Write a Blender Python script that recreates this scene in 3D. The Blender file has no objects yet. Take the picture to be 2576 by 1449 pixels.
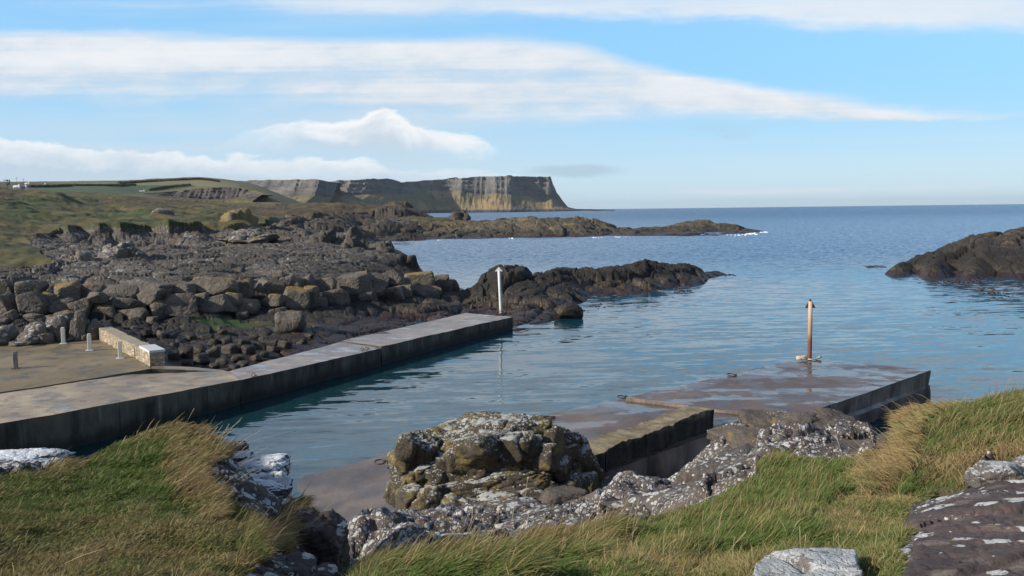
import bpy, bmesh, math, random
import numpy as np
from mathutils import Vector, Matrix
R = math.radians
scene = bpy.context.scene
COL = scene.collection

# ------------------------------------------------------------------ camera
FPX, CX, CY = 2144.0, 1288.0, 724.5          # the photograph measured on a 2576 x 1449 grid
PITCH, ROLL, CAMH = math.atan(196.5/2144.0), R(0.69), 8.0
cam = bpy.data.cameras.new("camera")
cam.sensor_width = 36.0
cam.lens = 36.0*FPX/2576.0
cam.clip_start, cam.clip_end = 0.1, 120000.0
camo = bpy.data.objects.new("camera", cam)
COL.objects.link(camo)
CM = Matrix.Rotation(math.pi/2-PITCH, 4, 'X') @ Matrix.Rotation(-ROLL, 4, 'Z')
camo.matrix_world = Matrix.Translation((0, 0, CAMH)) @ CM
scene.camera = camo
CM3 = np.array(CM.to_3x3())

def ray(px, py):
    return CM3 @ np.array([(px-CX)/FPX, -(py-CY)/FPX, -1.0])
def at(px, py, Y=None, z=None):
    """world point seen at a grid position, at ground distance Y or height z"""
    d = ray(px, py)
    k = Y/d[1] if Y is not None else (z-CAMH)/d[2]
    return np.array([d[0]*k, d[1]*k, CAMH+d[2]*k])
def project(P):
    q = (P - np.array([0, 0, CAMH])) @ CM3
    return CX - q[:, 0]/q[:, 2]*FPX, CY + q[:, 1]/q[:, 2]*FPX

# ------------------------------------------------------------------ numeric noise
def _h(ix, iy, iz, seed):
    n = (ix.astype(np.int64)*374761393 + iy.astype(np.int64)*668265263 + iz.astype(np.int64)*2147483647 + seed*974711) & 0xffffffff
    n = ((n ^ (n >> 13))*1274126177) & 0xffffffff
    n = ((n ^ (n >> 16))*2246822519) & 0xffffffff
    return ((n ^ (n >> 15)) & 0xffffff)/float(0xffffff)
def vnoise(p, seed=0):
    f = np.floor(p); i = f.astype(np.int64); t = p-f
    t = t*t*t*(t*(t*6-15)+10)
    out = 0
    for dx in (0, 1):
        wx = t[:, 0] if dx else 1-t[:, 0]
        for dy in (0, 1):
            wy = t[:, 1] if dy else 1-t[:, 1]
            for dz in (0, 1):
                wz = t[:, 2] if dz else 1-t[:, 2]
                out = out + wx*wy*wz*_h(i[:, 0]+dx, i[:, 1]+dy, i[:, 2]+dz, seed)
    return out*2-1
def fbm(p, octv=4, seed=0, gain=0.5, ridged=False):
    a, s, n = 1.0, 0, 0
    q = p.copy()
    for k in range(octv):
        v = vnoise(q, seed+k*17)
        if ridged: v = 1-2*np.abs(v)
        s = s+a*v; n += a; a *= gain; q = q*2.03+11.3
    return s/n
def p3(x, y, z=None):
    return np.stack([x, y, np.zeros_like(x) if z is None else z], 1)
def voronoi(x, y, seed=0):
    ix, iy = np.floor(x).astype(np.int64), np.floor(y).astype(np.int64)
    f1 = np.full(x.shape, 9.0); f2 = f1.copy()
    cx = np.zeros_like(x); cy = np.zeros_like(x); cid = np.zeros_like(x); ct = np.zeros_like(x); cu = np.zeros_like(x)
    zz = np.zeros_like(ix)
    for dx in (-1, 0, 1):
        for dy in (-1, 0, 1):
            jx, jy = ix+dx, iy+dy
            sx = jx+_h(jx, jy, zz, seed); sy = jy+_h(jx, jy, zz, seed+5)
            d = np.hypot(x-sx, y-sy)
            b = d < f1
            f2 = np.where(b, f1, np.minimum(f2, d))
            f1 = np.where(b, d, f1)
            cx = np.where(b, sx, cx); cy = np.where(b, sy, cy)
            cid = np.where(b, _h(jx, jy, zz+3, seed+9), cid)
            ct = np.where(b, _h(jx, jy, zz+7, seed+9)-.5, ct); cu = np.where(b, _h(jx, jy, zz+8, seed+9)-.5, cu)
    return f1, f2, cid, (x-cx)*ct+(y-cy)*cu
def vor3(p, seed=0):
    ip = np.floor(p).astype(np.int64)
    f1 = np.full(len(p), 9.0); f2 = f1.copy(); cid = np.zeros(len(p))
    for dx in (-1, 0, 1):
        for dy in (-1, 0, 1):
            for dz in (-1, 0, 1):
                j = ip+np.array([dx, dy, dz]); a, b, c = j[:, 0], j[:, 1], j[:, 2]
                d = np.sqrt((p[:, 0]-a-_h(a, b, c, seed))**2+(p[:, 1]-b-_h(a, b, c, seed+5))**2+(p[:, 2]-c-_h(a, b, c, seed+11))**2)
                k = d < f1
                f2 = np.where(k, f1, np.minimum(f2, d)); f1 = np.where(k, d, f1); cid = np.where(k, _h(a, b, c, seed+17), cid)
    return f1, f2, cid
def sstep(a, b, x):
    t = np.clip((x-a)/(b-a), 0, 1)
    return t*t*(3-2*t)
def blocks(x, y, s, amp, seed, tilt=0.6, crack=0.5, stretch=1.0, warp=0.35):
    """height of fractured rock: tilted polygonal blocks of size s parted by cracks"""
    w = p3(x/s*1.1, y/s*1.1)
    xx = x/s/stretch + warp*vnoise(w, seed+31); yy = y/s + warp*vnoise(w, seed+37)
    f1, f2, cid, tl = voronoi(xx, yy, seed)
    return amp*((cid-.5) + tilt*tl - crack*(1-sstep(0, .16, f2-f1)))

# ------------------------------------------------------------------ mesh helpers
def mk(name, verts, faces, mat=None, parent=None, smooth=True):
    me = bpy.data.meshes.new(name)
    verts = np.asarray(verts, dtype=np.float32)
    if isinstance(faces, np.ndarray):
        k = faces.shape[1]; n = len(faces)
        me.vertices.add(len(verts)); me.vertices.foreach_set("co", verts.ravel())
        me.loops.add(n*k); me.loops.foreach_set("vertex_index", faces.astype(np.int32).ravel())
        me.polygons.add(n); me.polygons.foreach_set("loop_start", np.arange(0, n*k, k, dtype=np.int32))
        me.update(calc_edges=True)
    else:
        me.from_pydata(verts.tolist(), [], [list(f) for f in faces])
    me.polygons.foreach_set("use_smooth", np.full(len(me.polygons), smooth))
    me.validate(); me.update()
    if mat: me.materials.append(mat)
    o = bpy.data.objects.new(name, me); COL.objects.link(o)
    if parent: o.parent = parent
    return o
def attr(o, name, data):
    a = o.data.attributes.new(name, 'FLOAT', 'POINT')
    a.data.foreach_set("value", np.asarray(data, dtype=np.float32))
def attrc(o, name, rgb):
    a = o.data.attributes.new(name, 'FLOAT_COLOR', 'POINT')
    c = np.ones((len(rgb), 4), dtype=np.float32); c[:, :3] = rgb
    a.data.foreach_set("color", c.ravel())
def empty(name, loc):
    o = bpy.data.objects.new(name, None); COL.objects.link(o)
    o.location = loc; o.empty_display_size = .3
    return o
def tag(o, label=None, cat=None, group=None, kind=None):
    if label: o["label"] = label
    if cat: o["category"] = cat
    if group: o["group"] = group
    if kind: o["kind"] = kind
    return o
class MB:
    """collects verts and faces of one mesh"""
    def __init__(s): s.v = []; s.f = []; s.n = 0
    def add(s, v, f):
        v = np.asarray(v, dtype=float)
        s.v.append(v); s.f += [tuple(int(i)+s.n for i in q) for q in f]; s.n += len(v)
    def prism(s, top, bot):
        """closed solid between two outlines of equal count"""
        n = len(top)
        s.add(list(top)+list(bot), [tuple(range(n)), tuple(range(2*n-1, n-1, -1))]+[(i, i+n, (i+1) % n+n, (i+1) % n) for i in range(n)])
    def box(s, c, d, rz=0.0):
        x, y, z = d[0]/2, d[1]/2, d[2]/2
        ca, sa = math.cos(rz), math.sin(rz)
        q = [(-x, -y), (x, -y), (x, y), (-x, y)]
        q = [(c[0]+a*ca-b*sa, c[1]+a*sa+b*ca) for a, b in q]
        s.prism([(a, b, c[2]+z) for a, b in q], [(a, b, c[2]-z) for a, b in q])
    def tube(s, pts, rad, seg=10, cap=True):
        pts = [Vector(p) for p in pts]; n = len(pts)
        if not hasattr(rad, '__len__'): rad = [rad]*n
        vs = []
        for i, p in enumerate(pts):
            t = (pts[min(i+1, n-1)]-pts[max(i-1, 0)]).normalized()
            a = t.cross(Vector((0, 0, 1)) if abs(t.z) < .9 else Vector((1, 0, 0))).normalized(); b = t.cross(a)
            for k in range(seg):
                g = 2*math.pi*k/seg
                vs.append(p+(a*math.cos(g)+b*math.sin(g))*rad[i])
        fs = [(i*seg+k, i*seg+(k+1) % seg, (i+1)*seg+(k+1) % seg, (i+1)*seg+k) for i in range(n-1) for k in range(seg)]
        if cap: fs += [tuple(range(seg))[::-1], tuple(range((n-1)*seg, n*seg))]
        s.add(vs, fs)
    def build(s, name, mat, parent=None, smooth=False, bevel=0):
        o = mk(name, np.concatenate(s.v), s.f, mat, parent, smooth)
        bm = bmesh.new(); bm.from_mesh(o.data)
        bmesh.ops.recalc_face_normals(bm, faces=bm.faces)
        bm.to_mesh(o.data); bm.free()
        if bevel:
            m = o.modifiers.new("bevel", 'BEVEL'); m.width = bevel; m.segments = 2; m.limit_method = 'ANGLE'
        return o

# ------------------------------------------------------------------ node helpers
class S:
    def __init__(s, nt, sock): s.nt, s.k = nt, sock
    def m(s, op, b=None, c=None, clamp=False):
        n = s.nt.nodes.new("ShaderNodeMath"); n.operation = op; n.use_clamp = clamp
        for i, v in enumerate((s, b, c)):
            if v is None: continue
            if isinstance(v, S): s.nt.links.new(v.k, n.inputs[i])
            else: n.inputs[i].default_value = v
        return S(s.nt, n.outputs[0])
    def __add__(s, o): return s.m('ADD', o)
    __radd__ = __add__
    def __sub__(s, o): return s.m('SUBTRACT', o)
    def __rsub__(s, o): return (s*-1.0)+o
    def __mul__(s, o): return s.m('MULTIPLY', o)
    __rmul__ = __mul__
    def __truediv__(s, o): return s.m('DIVIDE', o)
    def sat(s): return s.m('ADD', 0.0, clamp=True)
    def ss(s, a, b):
        """smooth step from a to b (a may exceed b)"""
        n = s.nt.nodes.new("ShaderNodeMapRange"); n.interpolation_type = 'SMOOTHSTEP'
        s.nt.links.new(s.k, n.inputs[0])
        lo, hi, ta, tb = (a, b, 0.0, 1.0) if a < b else (b, a, 1.0, 0.0)
        n.inputs[1].default_value, n.inputs[2].default_value, n.inputs[3].default_value, n.inputs[4].default_value = lo, hi, ta, tb
        return S(s.nt, n.outputs[0])
class G:
    def __init__(s, nt): s.nt = nt
    def n(s, t): return s.nt.nodes.new(t)
    def lk(s, v, sock):
        if isinstance(v, S): s.nt.links.new(v.k, sock)
        elif isinstance(v, (tuple, list)) and len(v) == 3 and sock.type == 'RGBA': sock.default_value = (*v, 1)
        else: sock.default_value = v
    def pos(s): return S(s.nt, s.n("ShaderNodeNewGeometry").outputs["Position"])
    def nrm(s): return S(s.nt, s.n("ShaderNodeNewGeometry").outputs["Normal"])
    def objrand(s): return S(s.nt, s.n("ShaderNodeObjectInfo").outputs["Random"])
    def gen(s): return S(s.nt, s.n("ShaderNodeTexCoord").outputs["Generated"])
    def attr(s, name, color=False):
        n = s.n("ShaderNodeAttribute"); n.attribute_name = name
        return S(s.nt, n.outputs["Color" if color else "Fac"])
    def xyz(s, v):
        n = s.n("ShaderNodeSeparateXYZ"); s.lk(v, n.inputs[0])
        return [S(s.nt, q) for q in n.outputs]
    def vec(s, x, y, z):
        n = s.n("ShaderNodeCombineXYZ")
        for i, v in enumerate((x, y, z)): s.lk(v, n.inputs[i])
        return S(s.nt, n.outputs[0])
    def vm(s, op, a, b):
        n = s.n("ShaderNodeVectorMath"); n.operation = op
        s.lk(a, n.inputs[0])
        if op == 'SCALE': s.lk(b, n.inputs["Scale"])
        elif b is not None: s.lk(b, n.inputs[1])
        return S(s.nt, n.outputs["Value"] if op in ('LENGTH', 'DOT_PRODUCT') else n.outputs[0])
    def noise(s, v, scale, det=4.0, rough=.55, dist=0.0, color=False):
        n = s.n("ShaderNodeTexNoise"); s.lk(v, n.inputs["Vector"])
        n.inputs["Scale"].default_value = scale; n.inputs["Detail"].default_value = det
        n.inputs["Roughness"].default_value = rough; n.inputs["Distortion"].default_value = dist
        return S(s.nt, n.outputs["Color" if color else "Fac"])
    def vor(s, v, scale, feature='F1', out="Distance", rnd=1.0):
        n = s.n("ShaderNodeTexVoronoi"); n.feature = feature; s.lk(v, n.inputs["Vector"])
        n.inputs["Scale"].default_value = scale; n.inputs["Randomness"].default_value = rnd
        if isinstance(out, tuple): return [S(s.nt, n.outputs[o]) for o in out]
        return S(s.nt, n.outputs[out])
    def mix(s, f, a, b):
        n = s.n("ShaderNodeMix"); n.data_type = 'RGBA'
        s.lk(f, n.inputs[0]); s.lk(a, n.inputs[6]); s.lk(b, n.inputs[7])
        return S(s.nt, n.outputs[2])
    def hsv(s, c, v=1.0, sat=1.0, hue=.5):
        n = s.n("ShaderNodeHueSaturation"); s.lk(c, n.inputs["Color"]); s.lk(v, n.inputs["Value"]); s.lk(sat, n.inputs["Saturation"]); s.lk(hue, n.inputs["Hue"])
        return S(s.nt, n.outputs[0])
    def curve(s, x, pts):
        """piecewise curve through (x, y) points"""
        x0, x1 = pts[0][0], pts[-1][0]
        ys = [p[1] for p in pts]; y0, y1 = min(ys), max(ys)+1e-6
        n = s.n("ShaderNodeFloatCurve"); c = n.mapping.curves[0]
        q = [((a-x0)/(x1-x0), (b-y0)/(y1-y0)) for a, b in pts]
        c.points[0].location = q[0]; c.points[1].location = q[-1]
        for p in q[1:-1]: c.points.new(*p)
        n.mapping.update()
        s.lk(((x-x0)/(x1-x0)).sat(), n.inputs["Value"])
        return S(s.nt, n.outputs[0])*(y1-y0)+y0
    def bump(s, h, strength=.5, dist=.1):
        n = s.n("ShaderNodeBump"); s.lk(h, n.inputs["Height"])
        n.inputs["Strength"].default_value = strength; n.inputs["Distance"].default_value = dist
        return S(s.nt, n.outputs[0])
def material(name):
    m = bpy.data.materials.new(name); m.use_nodes = True
    m.node_tree.nodes.clear()
    return m, G(m.node_tree)
def finish(m, g, color, rough=.8, normal=None, spec=.5, ior=None, metal=0.0):
    b = g.n("ShaderNodeBsdfPrincipled")
    g.lk(color, b.inputs["Base Color"]); g.lk(rough, b.inputs["Roughness"]); g.lk(metal, b.inputs["Metallic"])
    g.lk(spec, b.inputs["Specular IOR Level"])
    if ior: b.inputs["IOR"].default_value = ior
    if normal: g.lk(normal, b.inputs["Normal"])
    o = g.n("ShaderNodeOutputMaterial"); g.nt.links.new(b.outputs[0], o.inputs[0])
    return m
# ------------------------------------------------------------------ daylight
SUN_EL = R(27.0)
SUN_DIR = Vector((-0.92*math.cos(SUN_EL), -0.39*math.cos(SUN_EL), math.sin(SUN_EL))).normalized()   # towards the sun
sl = bpy.data.lights.new("sun", 'SUN'); sl.energy = 5.0; sl.angle = R(0.5); sl.color = (1.0, .93, .82)
so = bpy.data.objects.new("sun", sl); COL.objects.link(so); so.location = (-30, -10, 40)
so.rotation_euler = SUN_DIR.to_track_quat('Z', 'Y').to_euler()
w = bpy.data.worlds.new("World"); scene.world = w; w.use_nodes = True
w.node_tree.nodes.clear()
g = G(w.node_tree)
sky = g.n("ShaderNodeTexSky"); sky.sky_type = 'NISHITA'; sky.sun_disc = False
sky.sun_elevation = SUN_EL; sky.sun_rotation = math.atan2(SUN_DIR.x, SUN_DIR.y)
sky.altitude = 0; sky.air_density = 1.0; sky.dust_density = .35; sky.ozone_density = 2.2
skyc = S(w.node_tree, sky.outputs[0])
d = g.gen()
dx, dy, dz = g.xyz(d)
fy = dy.m('MAXIMUM', .12)
u = dx/fy; v = dz/fy                        # directions as slopes off the seaward axis
hz = g.vec(dx*3.0, dy*3.0, dz*16.0)
n1 = g.noise(g.vec(u*2.2, v*13.0, 3.1), 1.0, 6.0, .58)
n2 = g.noise(g.vec(u*9.0, v*34.0, 8.7), 1.0, 6.0, .6)
n3 = g.noise(g.vec(u*26.0, v*60.0, 1.7), 1.0, 6.0, .62)
n4 = g.noise(g.vec(u*1.3, v*30.0, 5.7), 1.0, 5.0, .6)
jit = (n1-.5)*.035+(n2-.5)*.018+(n3-.5)*.006
vj = v+jit
def band(vj, top, bot, st, sb):
    return ((top-vj)/st).ss(0.0, 1.0)*((vj-bot)/sb).ss(0.0, 1.0)
# broad bank of stratocumulus tapering to the right
t1 = g.curve(u, [(-1.2, .23), (-.6, .216), (-.2, .205), (0, .2), (.15, .173), (.29, .145), (.42, .122), (.56, .108), (.75, .1), (1.2, .09)])
b1 = g.curve(u, [(-1.2, .11), (-.6, .112), (-.3, .108), (0, .091), (.3, .094), (.56, .093), (.75, .09), (1.2, .085)])
sb1 = g.curve(u, [(-1.2, .045), (0.0, .042), (.3, .022), (.45, .01), (.7, .006), (1.2, .006)])
m1 = ((t1-vj)/.02).ss(0.0, 1.0)*((vj-b1)/sb1).ss(0.0, 1.0)*(u+jit*2.0).ss(.78, .5)
h1 = ((vj-b1)/(t1-b1+.001)).sat()
n5 = g.noise(g.vec(u*.9+v*1.5, v*42.0, 2.2), 1.0, 6.0, .62)
dens1 = (m1*(.55+(n2-.42)*1.2+(n5-.45)*1.5+(n3-.5)*.45+h1*.45)).sat()*.96
# thin high sheet over the top of the picture
b2 = g.curve(u, [(-1.2, .3), (-.6, .27), (-.35, .238), (0, .212), (.3, .2), (.6, .197), (1.2, .2)])
m2 = ((vj+jit*.6-b2)/.02).ss(0.0, 1.0)*(u).ss(-.5, -.15)*(v+u.ss(.05, .35)*.1).ss(.43, .34)
dens2 = (m2*(n4*1.3+.2+(n3-.5)*.3)).sat()*.85
wis = (n4*n1*4.0).ss(.75, 1.5)*v.ss(.19, .24)*.4
# low cumulus towards the land
n6 = g.noise(g.vec(u*16.0, v*30.0, 4.4), 1.0, 7.0, .62, .6)
t3 = g.curve(u, [(-1.2, .1), (-.6, .088), (-.46, .078), (-.3, .066), (-.15, .058), (-.03, .048), (.08, .04), (.2, .03), (1.2, .03)])
m3 = ((t3-(v+(n2-.5)*.026+(n6-.5)*.03+(n3-.5)*.014))/.007).ss(0.0, 1.0)*u.ss(.12, -.12)*v.ss(.0, .03)
dens3 = m3*(.55+v.ss(.02, .075)*.3)
# slanted cumulus above the cliffs
t4 = g.curve(u, [(-.36, .075), (-.29, .1), (-.18, .112), (-.155, .121), (-.11, .101), (-.04, .083), (0.0, .062), (.02, .058)])
m4 = band(v+(n2-.5)*.02+(n6-.5)*.03+(n3-.5)*.012, t4, .055, .006, .028)*u.ss(-.36, -.2)*u.ss(.02, -.03)*(.55+n6*.9).sat()
# grey wisps low over the sea
e5 = g.vec((u-.075)/.062, (v+(n3-.5)*.008-.0445)/.009, 0.0)
m5 = g.vm('LENGTH', e5, None).ss(1.15, .45)*.55
e6 = g.vec((u-.22)/.07, (v+(n3-.5)*.012-.085)/.011, 0.0)
m6 = g.vm('LENGTH', e6, None).ss(1.2, .4)*.35*n2.ss(.4, .6)
m7 = band(v+(n2-.5)*.012+(n3-.5)*.006, g.curve(u, [(0, .026), (.3, .025), (.6, .03)]), .013, .006, .008)*u.ss(.1, .25)*.6*n2.ss(.38, .62)
K = 6.5                                      # cloud radiance in the sky texture's units
def gray(r_, g_, b_): return (r_*K, g_*K, b_*K)
hi = v.ss(.3, .95)
sky2 = g.vm('MULTIPLY', g.hsv(skyc, 1.0, 1.12), g.vm('SCALE', g.vec(1.36, 1.35, 1.39), 1.0-hi*.42))
c = sky2
c = g.mix(v.ss(.5, .08)*.86, c, g.mix(v.ss(.0, .17), gray(.52, .735, .9), gray(.28, .64, .98)))
c = g.mix(wis, c, gray(.85, .88, .92))
veil = u.ss(.3, -.25)*v.ss(.15, .1)*v.ss(-.01, .03)*((n5-.25)*1.7+(n2-.5)*.6).sat()*.95
c = g.mix(veil, c, gray(.66, .76, .85))
lowr = u.ss(.0, .3)*v.ss(.1, .07)*v.ss(.015, .05)*((n5-.4)*2.0).sat()*.4
c = g.mix(lowr, c, gray(.78, .85, .91))
c = g.mix(dens2, c, g.mix(n2, gray(.7, .78, .87), gray(.92, .95, .98)))
c = g.mix(dens1, c, g.mix((h1*.7+.2+(n5-.5)*1.6+(n2-.5)*.8+(n3-.5)*.7).sat(), gray(.57, .68, .79), gray(.9, .92, .95)))
c = g.mix(dens3, c, g.mix(((v-t3+.03)/.03+(n3-.5)*1.6).sat(), gray(.54, .66, .78), gray(.95, .97, .99)))
c = g.mix(m4*.95, c, g.mix(((v-t4+.036)/.034+(n6-.5)*1.8+(n3-.5)*.8).sat(), gray(.6, .71, .82), gray(1.06, 1.05, 1.04)))
c = g.mix(m5, c, gray(.42, .56, .68))
c = g.mix(m6, c, gray(.46, .6, .72))
c = g.mix(m7, c, gray(.82, .86, .9))
bg = g.n("ShaderNodeBackground"); g.lk(c, bg.inputs[0]); bg.inputs[1].default_value = .132
wo = g.n("ShaderNodeOutputWorld"); w.node_tree.links.new(bg.outputs[0], wo.inputs[0])
scene.view_settings.view_transform = 'Standard'
scene.view_settings.look = 'None'
scene.view_settings.exposure = 0.2
scene.view_settings.gamma = 1.0

# ------------------------------------------------------------------ sea
m, g = material("sea_water")
P = g.pos(); x, y, z = g.xyz(P)
calm = y.ss(40.0, 150.0)                     # sheltered harbour to open bay
open_ = y.ss(150.0, 900.0)
patch = g.noise(g.vec(x*.02, y*.05, 0.0), 1.0, 3.0)
lee = g.noise(g.vec(x*.05, y*.12, 4.0), 1.0, 2.0).ss(.2, .7)
def slope(sx, sy, seed, det=2.0):
    c_ = g.noise(g.vec(x*sx+y*sx*.22, y*sy-x*sy*.1, seed), 1.0, det, .5, 0.0, True)
    a, b, _ = g.xyz(c_)
    return a-.5, b-.5
ax, ay = slope(.35, 1.5, 1.0)
bx, by = slope(1.6, 5.5, 7.0)
cx_, cy_ = slope(.11, .42, 13.0, 3.0)
dx_, dy_ = slope(.8, 2.0, 19.0, 3.0)
amp_a = .2*(lee*.8+.3)
sy = ay*amp_a*1.5+by*.17*(lee+.15)+(cy_*.08+dy_*.9)*calm+dy_*.9*open_
sx = ax*amp_a*.5+bx*.04+(cx_*.04+dx_*.5)*calm+dx_*.6*open_
tow = y.ss(40.0, 150.0)                     # the wave fronts run in towards the shore
sy = sy*(1.0-tow)+(sy.m('ABSOLUTE')*1.15+.05)*tow
nrm = g.vm('NORMALIZE', g.vec(sx*-1.0, sy*-1.0, 1.0), None)
deep = g.mix(y.ss(30.0, 160.0), (.008, .042, .06), (.003, .062, .15))
deep = g.mix(((x+22.0)/y.m('MAXIMUM', 1.0)).ss(.62, .2)*y.ss(75.0, 35.0)*.7, deep, (.006, .026, .024))
deep = g.mix(patch.ss(.4, .65)*.2*calm, deep, (.006, .05, .11))
finish(m, g, deep, .06+open_*.1, nrm, .5, 1.33)
MAT_SEA = m
xs = np.concatenate([-np.geomspace(25000, 40, 14), np.linspace(-30, 30, 7), np.geomspace(40, 25000, 14)])
ys = np.concatenate([[-200, 0], np.geomspace(10, 25000, 24)])
gx, gy = np.meshgrid(xs, ys); nx = len(xs)
idx = np.arange(len(ys)*nx).reshape(len(ys), nx)
f = np.stack([idx[:-1, :-1], idx[:-1, 1:], idx[1:, 1:], idx[1:, :-1]], -1).reshape(-1, 4)
sea = mk("sea", np.stack([gx.ravel(), gy.ravel(), gx.ravel()*0], 1), f, MAT_SEA)
tag(sea, "blue rippled sea filling the harbour and reaching to the horizon", "sea", kind="structure")

# ------------------------------------------------------------------ sea air
m = bpy.data.materials.new("haze_air"); m.use_nodes = True; nt_ = m.node_tree; nt_.nodes.clear()
pv = nt_.nodes.new("ShaderNodeVolumePrincipled"); pv.inputs["Color"].default_value = (.80, .90, 1.0, 1); pv.inputs["Density"].default_value = 2.6e-5; pv.inputs["Anisotropy"].default_value = .2
on = nt_.nodes.new("ShaderNodeOutputMaterial"); nt_.links.new(pv.outputs[0], on.inputs["Volume"])
b = MB(); b.box((0, 0, 98), (52000, 52000, 202)); hz_ = b.build("haze", m); tag(hz_, "thin bluish sea haze", "haze", kind="stuff")
# ------------------------------------------------------------------ harbour works
def concrete(name, top1, top2, side, wet=.5, puddle=.5, stain=(.16, .085, .05), seed=0.0, spot=None, sidedark=.85, dry=.78):
    m, g = material(name)
    P = g.pos(); x, y, z = g.xyz(P)
    up = g.xyz(g.nrm())[2].ss(.4, .8)
    q = g.vm('ADD', P, g.vec(seed, seed*2.0, 0.0))
    big = g.noise(q, .35, 4.0, .6); mid = g.noise(q, 1.6, 5.0, .62); fine = g.noise(q, 22.0, 4.0, .7)
    c = g.mix(big.ss(.35, .65), top1, top2)
    c = g.mix((mid.ss(.5, .72)*.55), c, stain)
    c = g.hsv(c, fine*.7+.65)
    px_ = g.vec(x*.34+y*.1, y*1.0-x*.1, seed)
    pud = (g.noise(px_, .6, 5.0, .58, .4)+g.noise(q, 1.6, 3.0)*.12).ss(.66-puddle*.22, .76-puddle*.22)
    if spot: pud = pud.m('MAXIMUM', g.vm('LENGTH', g.vm('MULTIPLY', g.vm('SUBTRACT', P, g.vec(*spot)), g.vec(.33, .62, 0.0)), None).ss(1.0, .6)*mid.ss(.2, .45))
    wetm = g.noise(q, .8, 3.0).ss(.6-wet*.3, .68-wet*.3)
    c = g.mix(wetm*.45, c, g.hsv(c, .5))
    c = g.mix(pud*.55, c, g.hsv(c, .45))
    # faces: weed-dark with pale run-off streaks
    strk = g.noise(g.vec(x*2.6, y*2.6, z*.16), 1.0, 5.0, .65)
    strk2 = g.noise(g.vec(x*7.0, y*7.0, z*.3), 1.0, 3.0, .6)
    sc = g.mix((strk.ss(.5, .7)*strk2.ss(.4, .65)*z.ss(.0, .9)), side, (.19, .17, .13))
    drip = g.noise(g.vec(x*1.1, y*1.1, z*.25), 1.0, 6.0, .7)
    sc = g.hsv(sc, drip.ss(.3, .7)*1.5+.25)
    run_ = (x*.55+y*.83)*.26
    jn = (run_-run_.m('FLOOR')-.5).m('ABSOLUTE')
    sc = g.mix(jn.ss(.012, .004)*.7, sc, (.012, .011, .01))
    sc = g.mix((z+(strk2-.5)*.3).ss(.85, 1.25)*mid.ss(.35, .6)*.55, sc, (.16, .115, .07))
    sc = g.hsv(sc, fine*.6+.7)
    sc = g.mix((z+(mid-.5)*.5+(strk-.5)*.5).ss(.7, .1)*sidedark, sc, (.006, .008, .007))
    c = g.mix(up, sc, c)
    rough = (1.0-up)*.85+up*(dry-wetm*.3-pud*.4)
    h = g.noise(q, 9.0, 6.0, .7)*(1.0-pud*.92)
    hs = g.noise(q, 5.0, 6.0, .7)
    return finish(m, g, c, rough.m('MAXIMUM', .06), g.bump(h*up+hs*(1.0-up)*1.6, .45, .03), .5)
MAT_QUAY = concrete("quay_concrete", (.36, .305, .26), (.25, .23, .22), (.06, .054, .044), .45, .6, sidedark=.9, seed=3.0)
MAT_APRON = concrete("apron_concrete", (.42, .34, .235), (.26, .21, .16), (.075, .068, .052), .35, .12, (.1, .075, .05), seed=9.0)
MAT_YARD = concrete("forecourt_concrete", (.23, .175, .1), (.15, .115, .062), (.06, .05, .035), .3, .02, (.055, .045, .03), seed=21.0)
MAT_SLIP = concrete("slipway_concrete", (.175, .125, .1), (.1, .078, .073), (.17, .128, .11), .5, .68, (.16, .095, .058), seed=5.0, spot=(13.6, 36.4, 1.26), sidedark=.5, dry=.72)
MAT_RAMP = concrete("ramp_concrete", (.185, .148, .125), (.085, .077, .078), (.04, .033, .028), .6, .12, (.17, .11, .075), seed=15.0)

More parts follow.
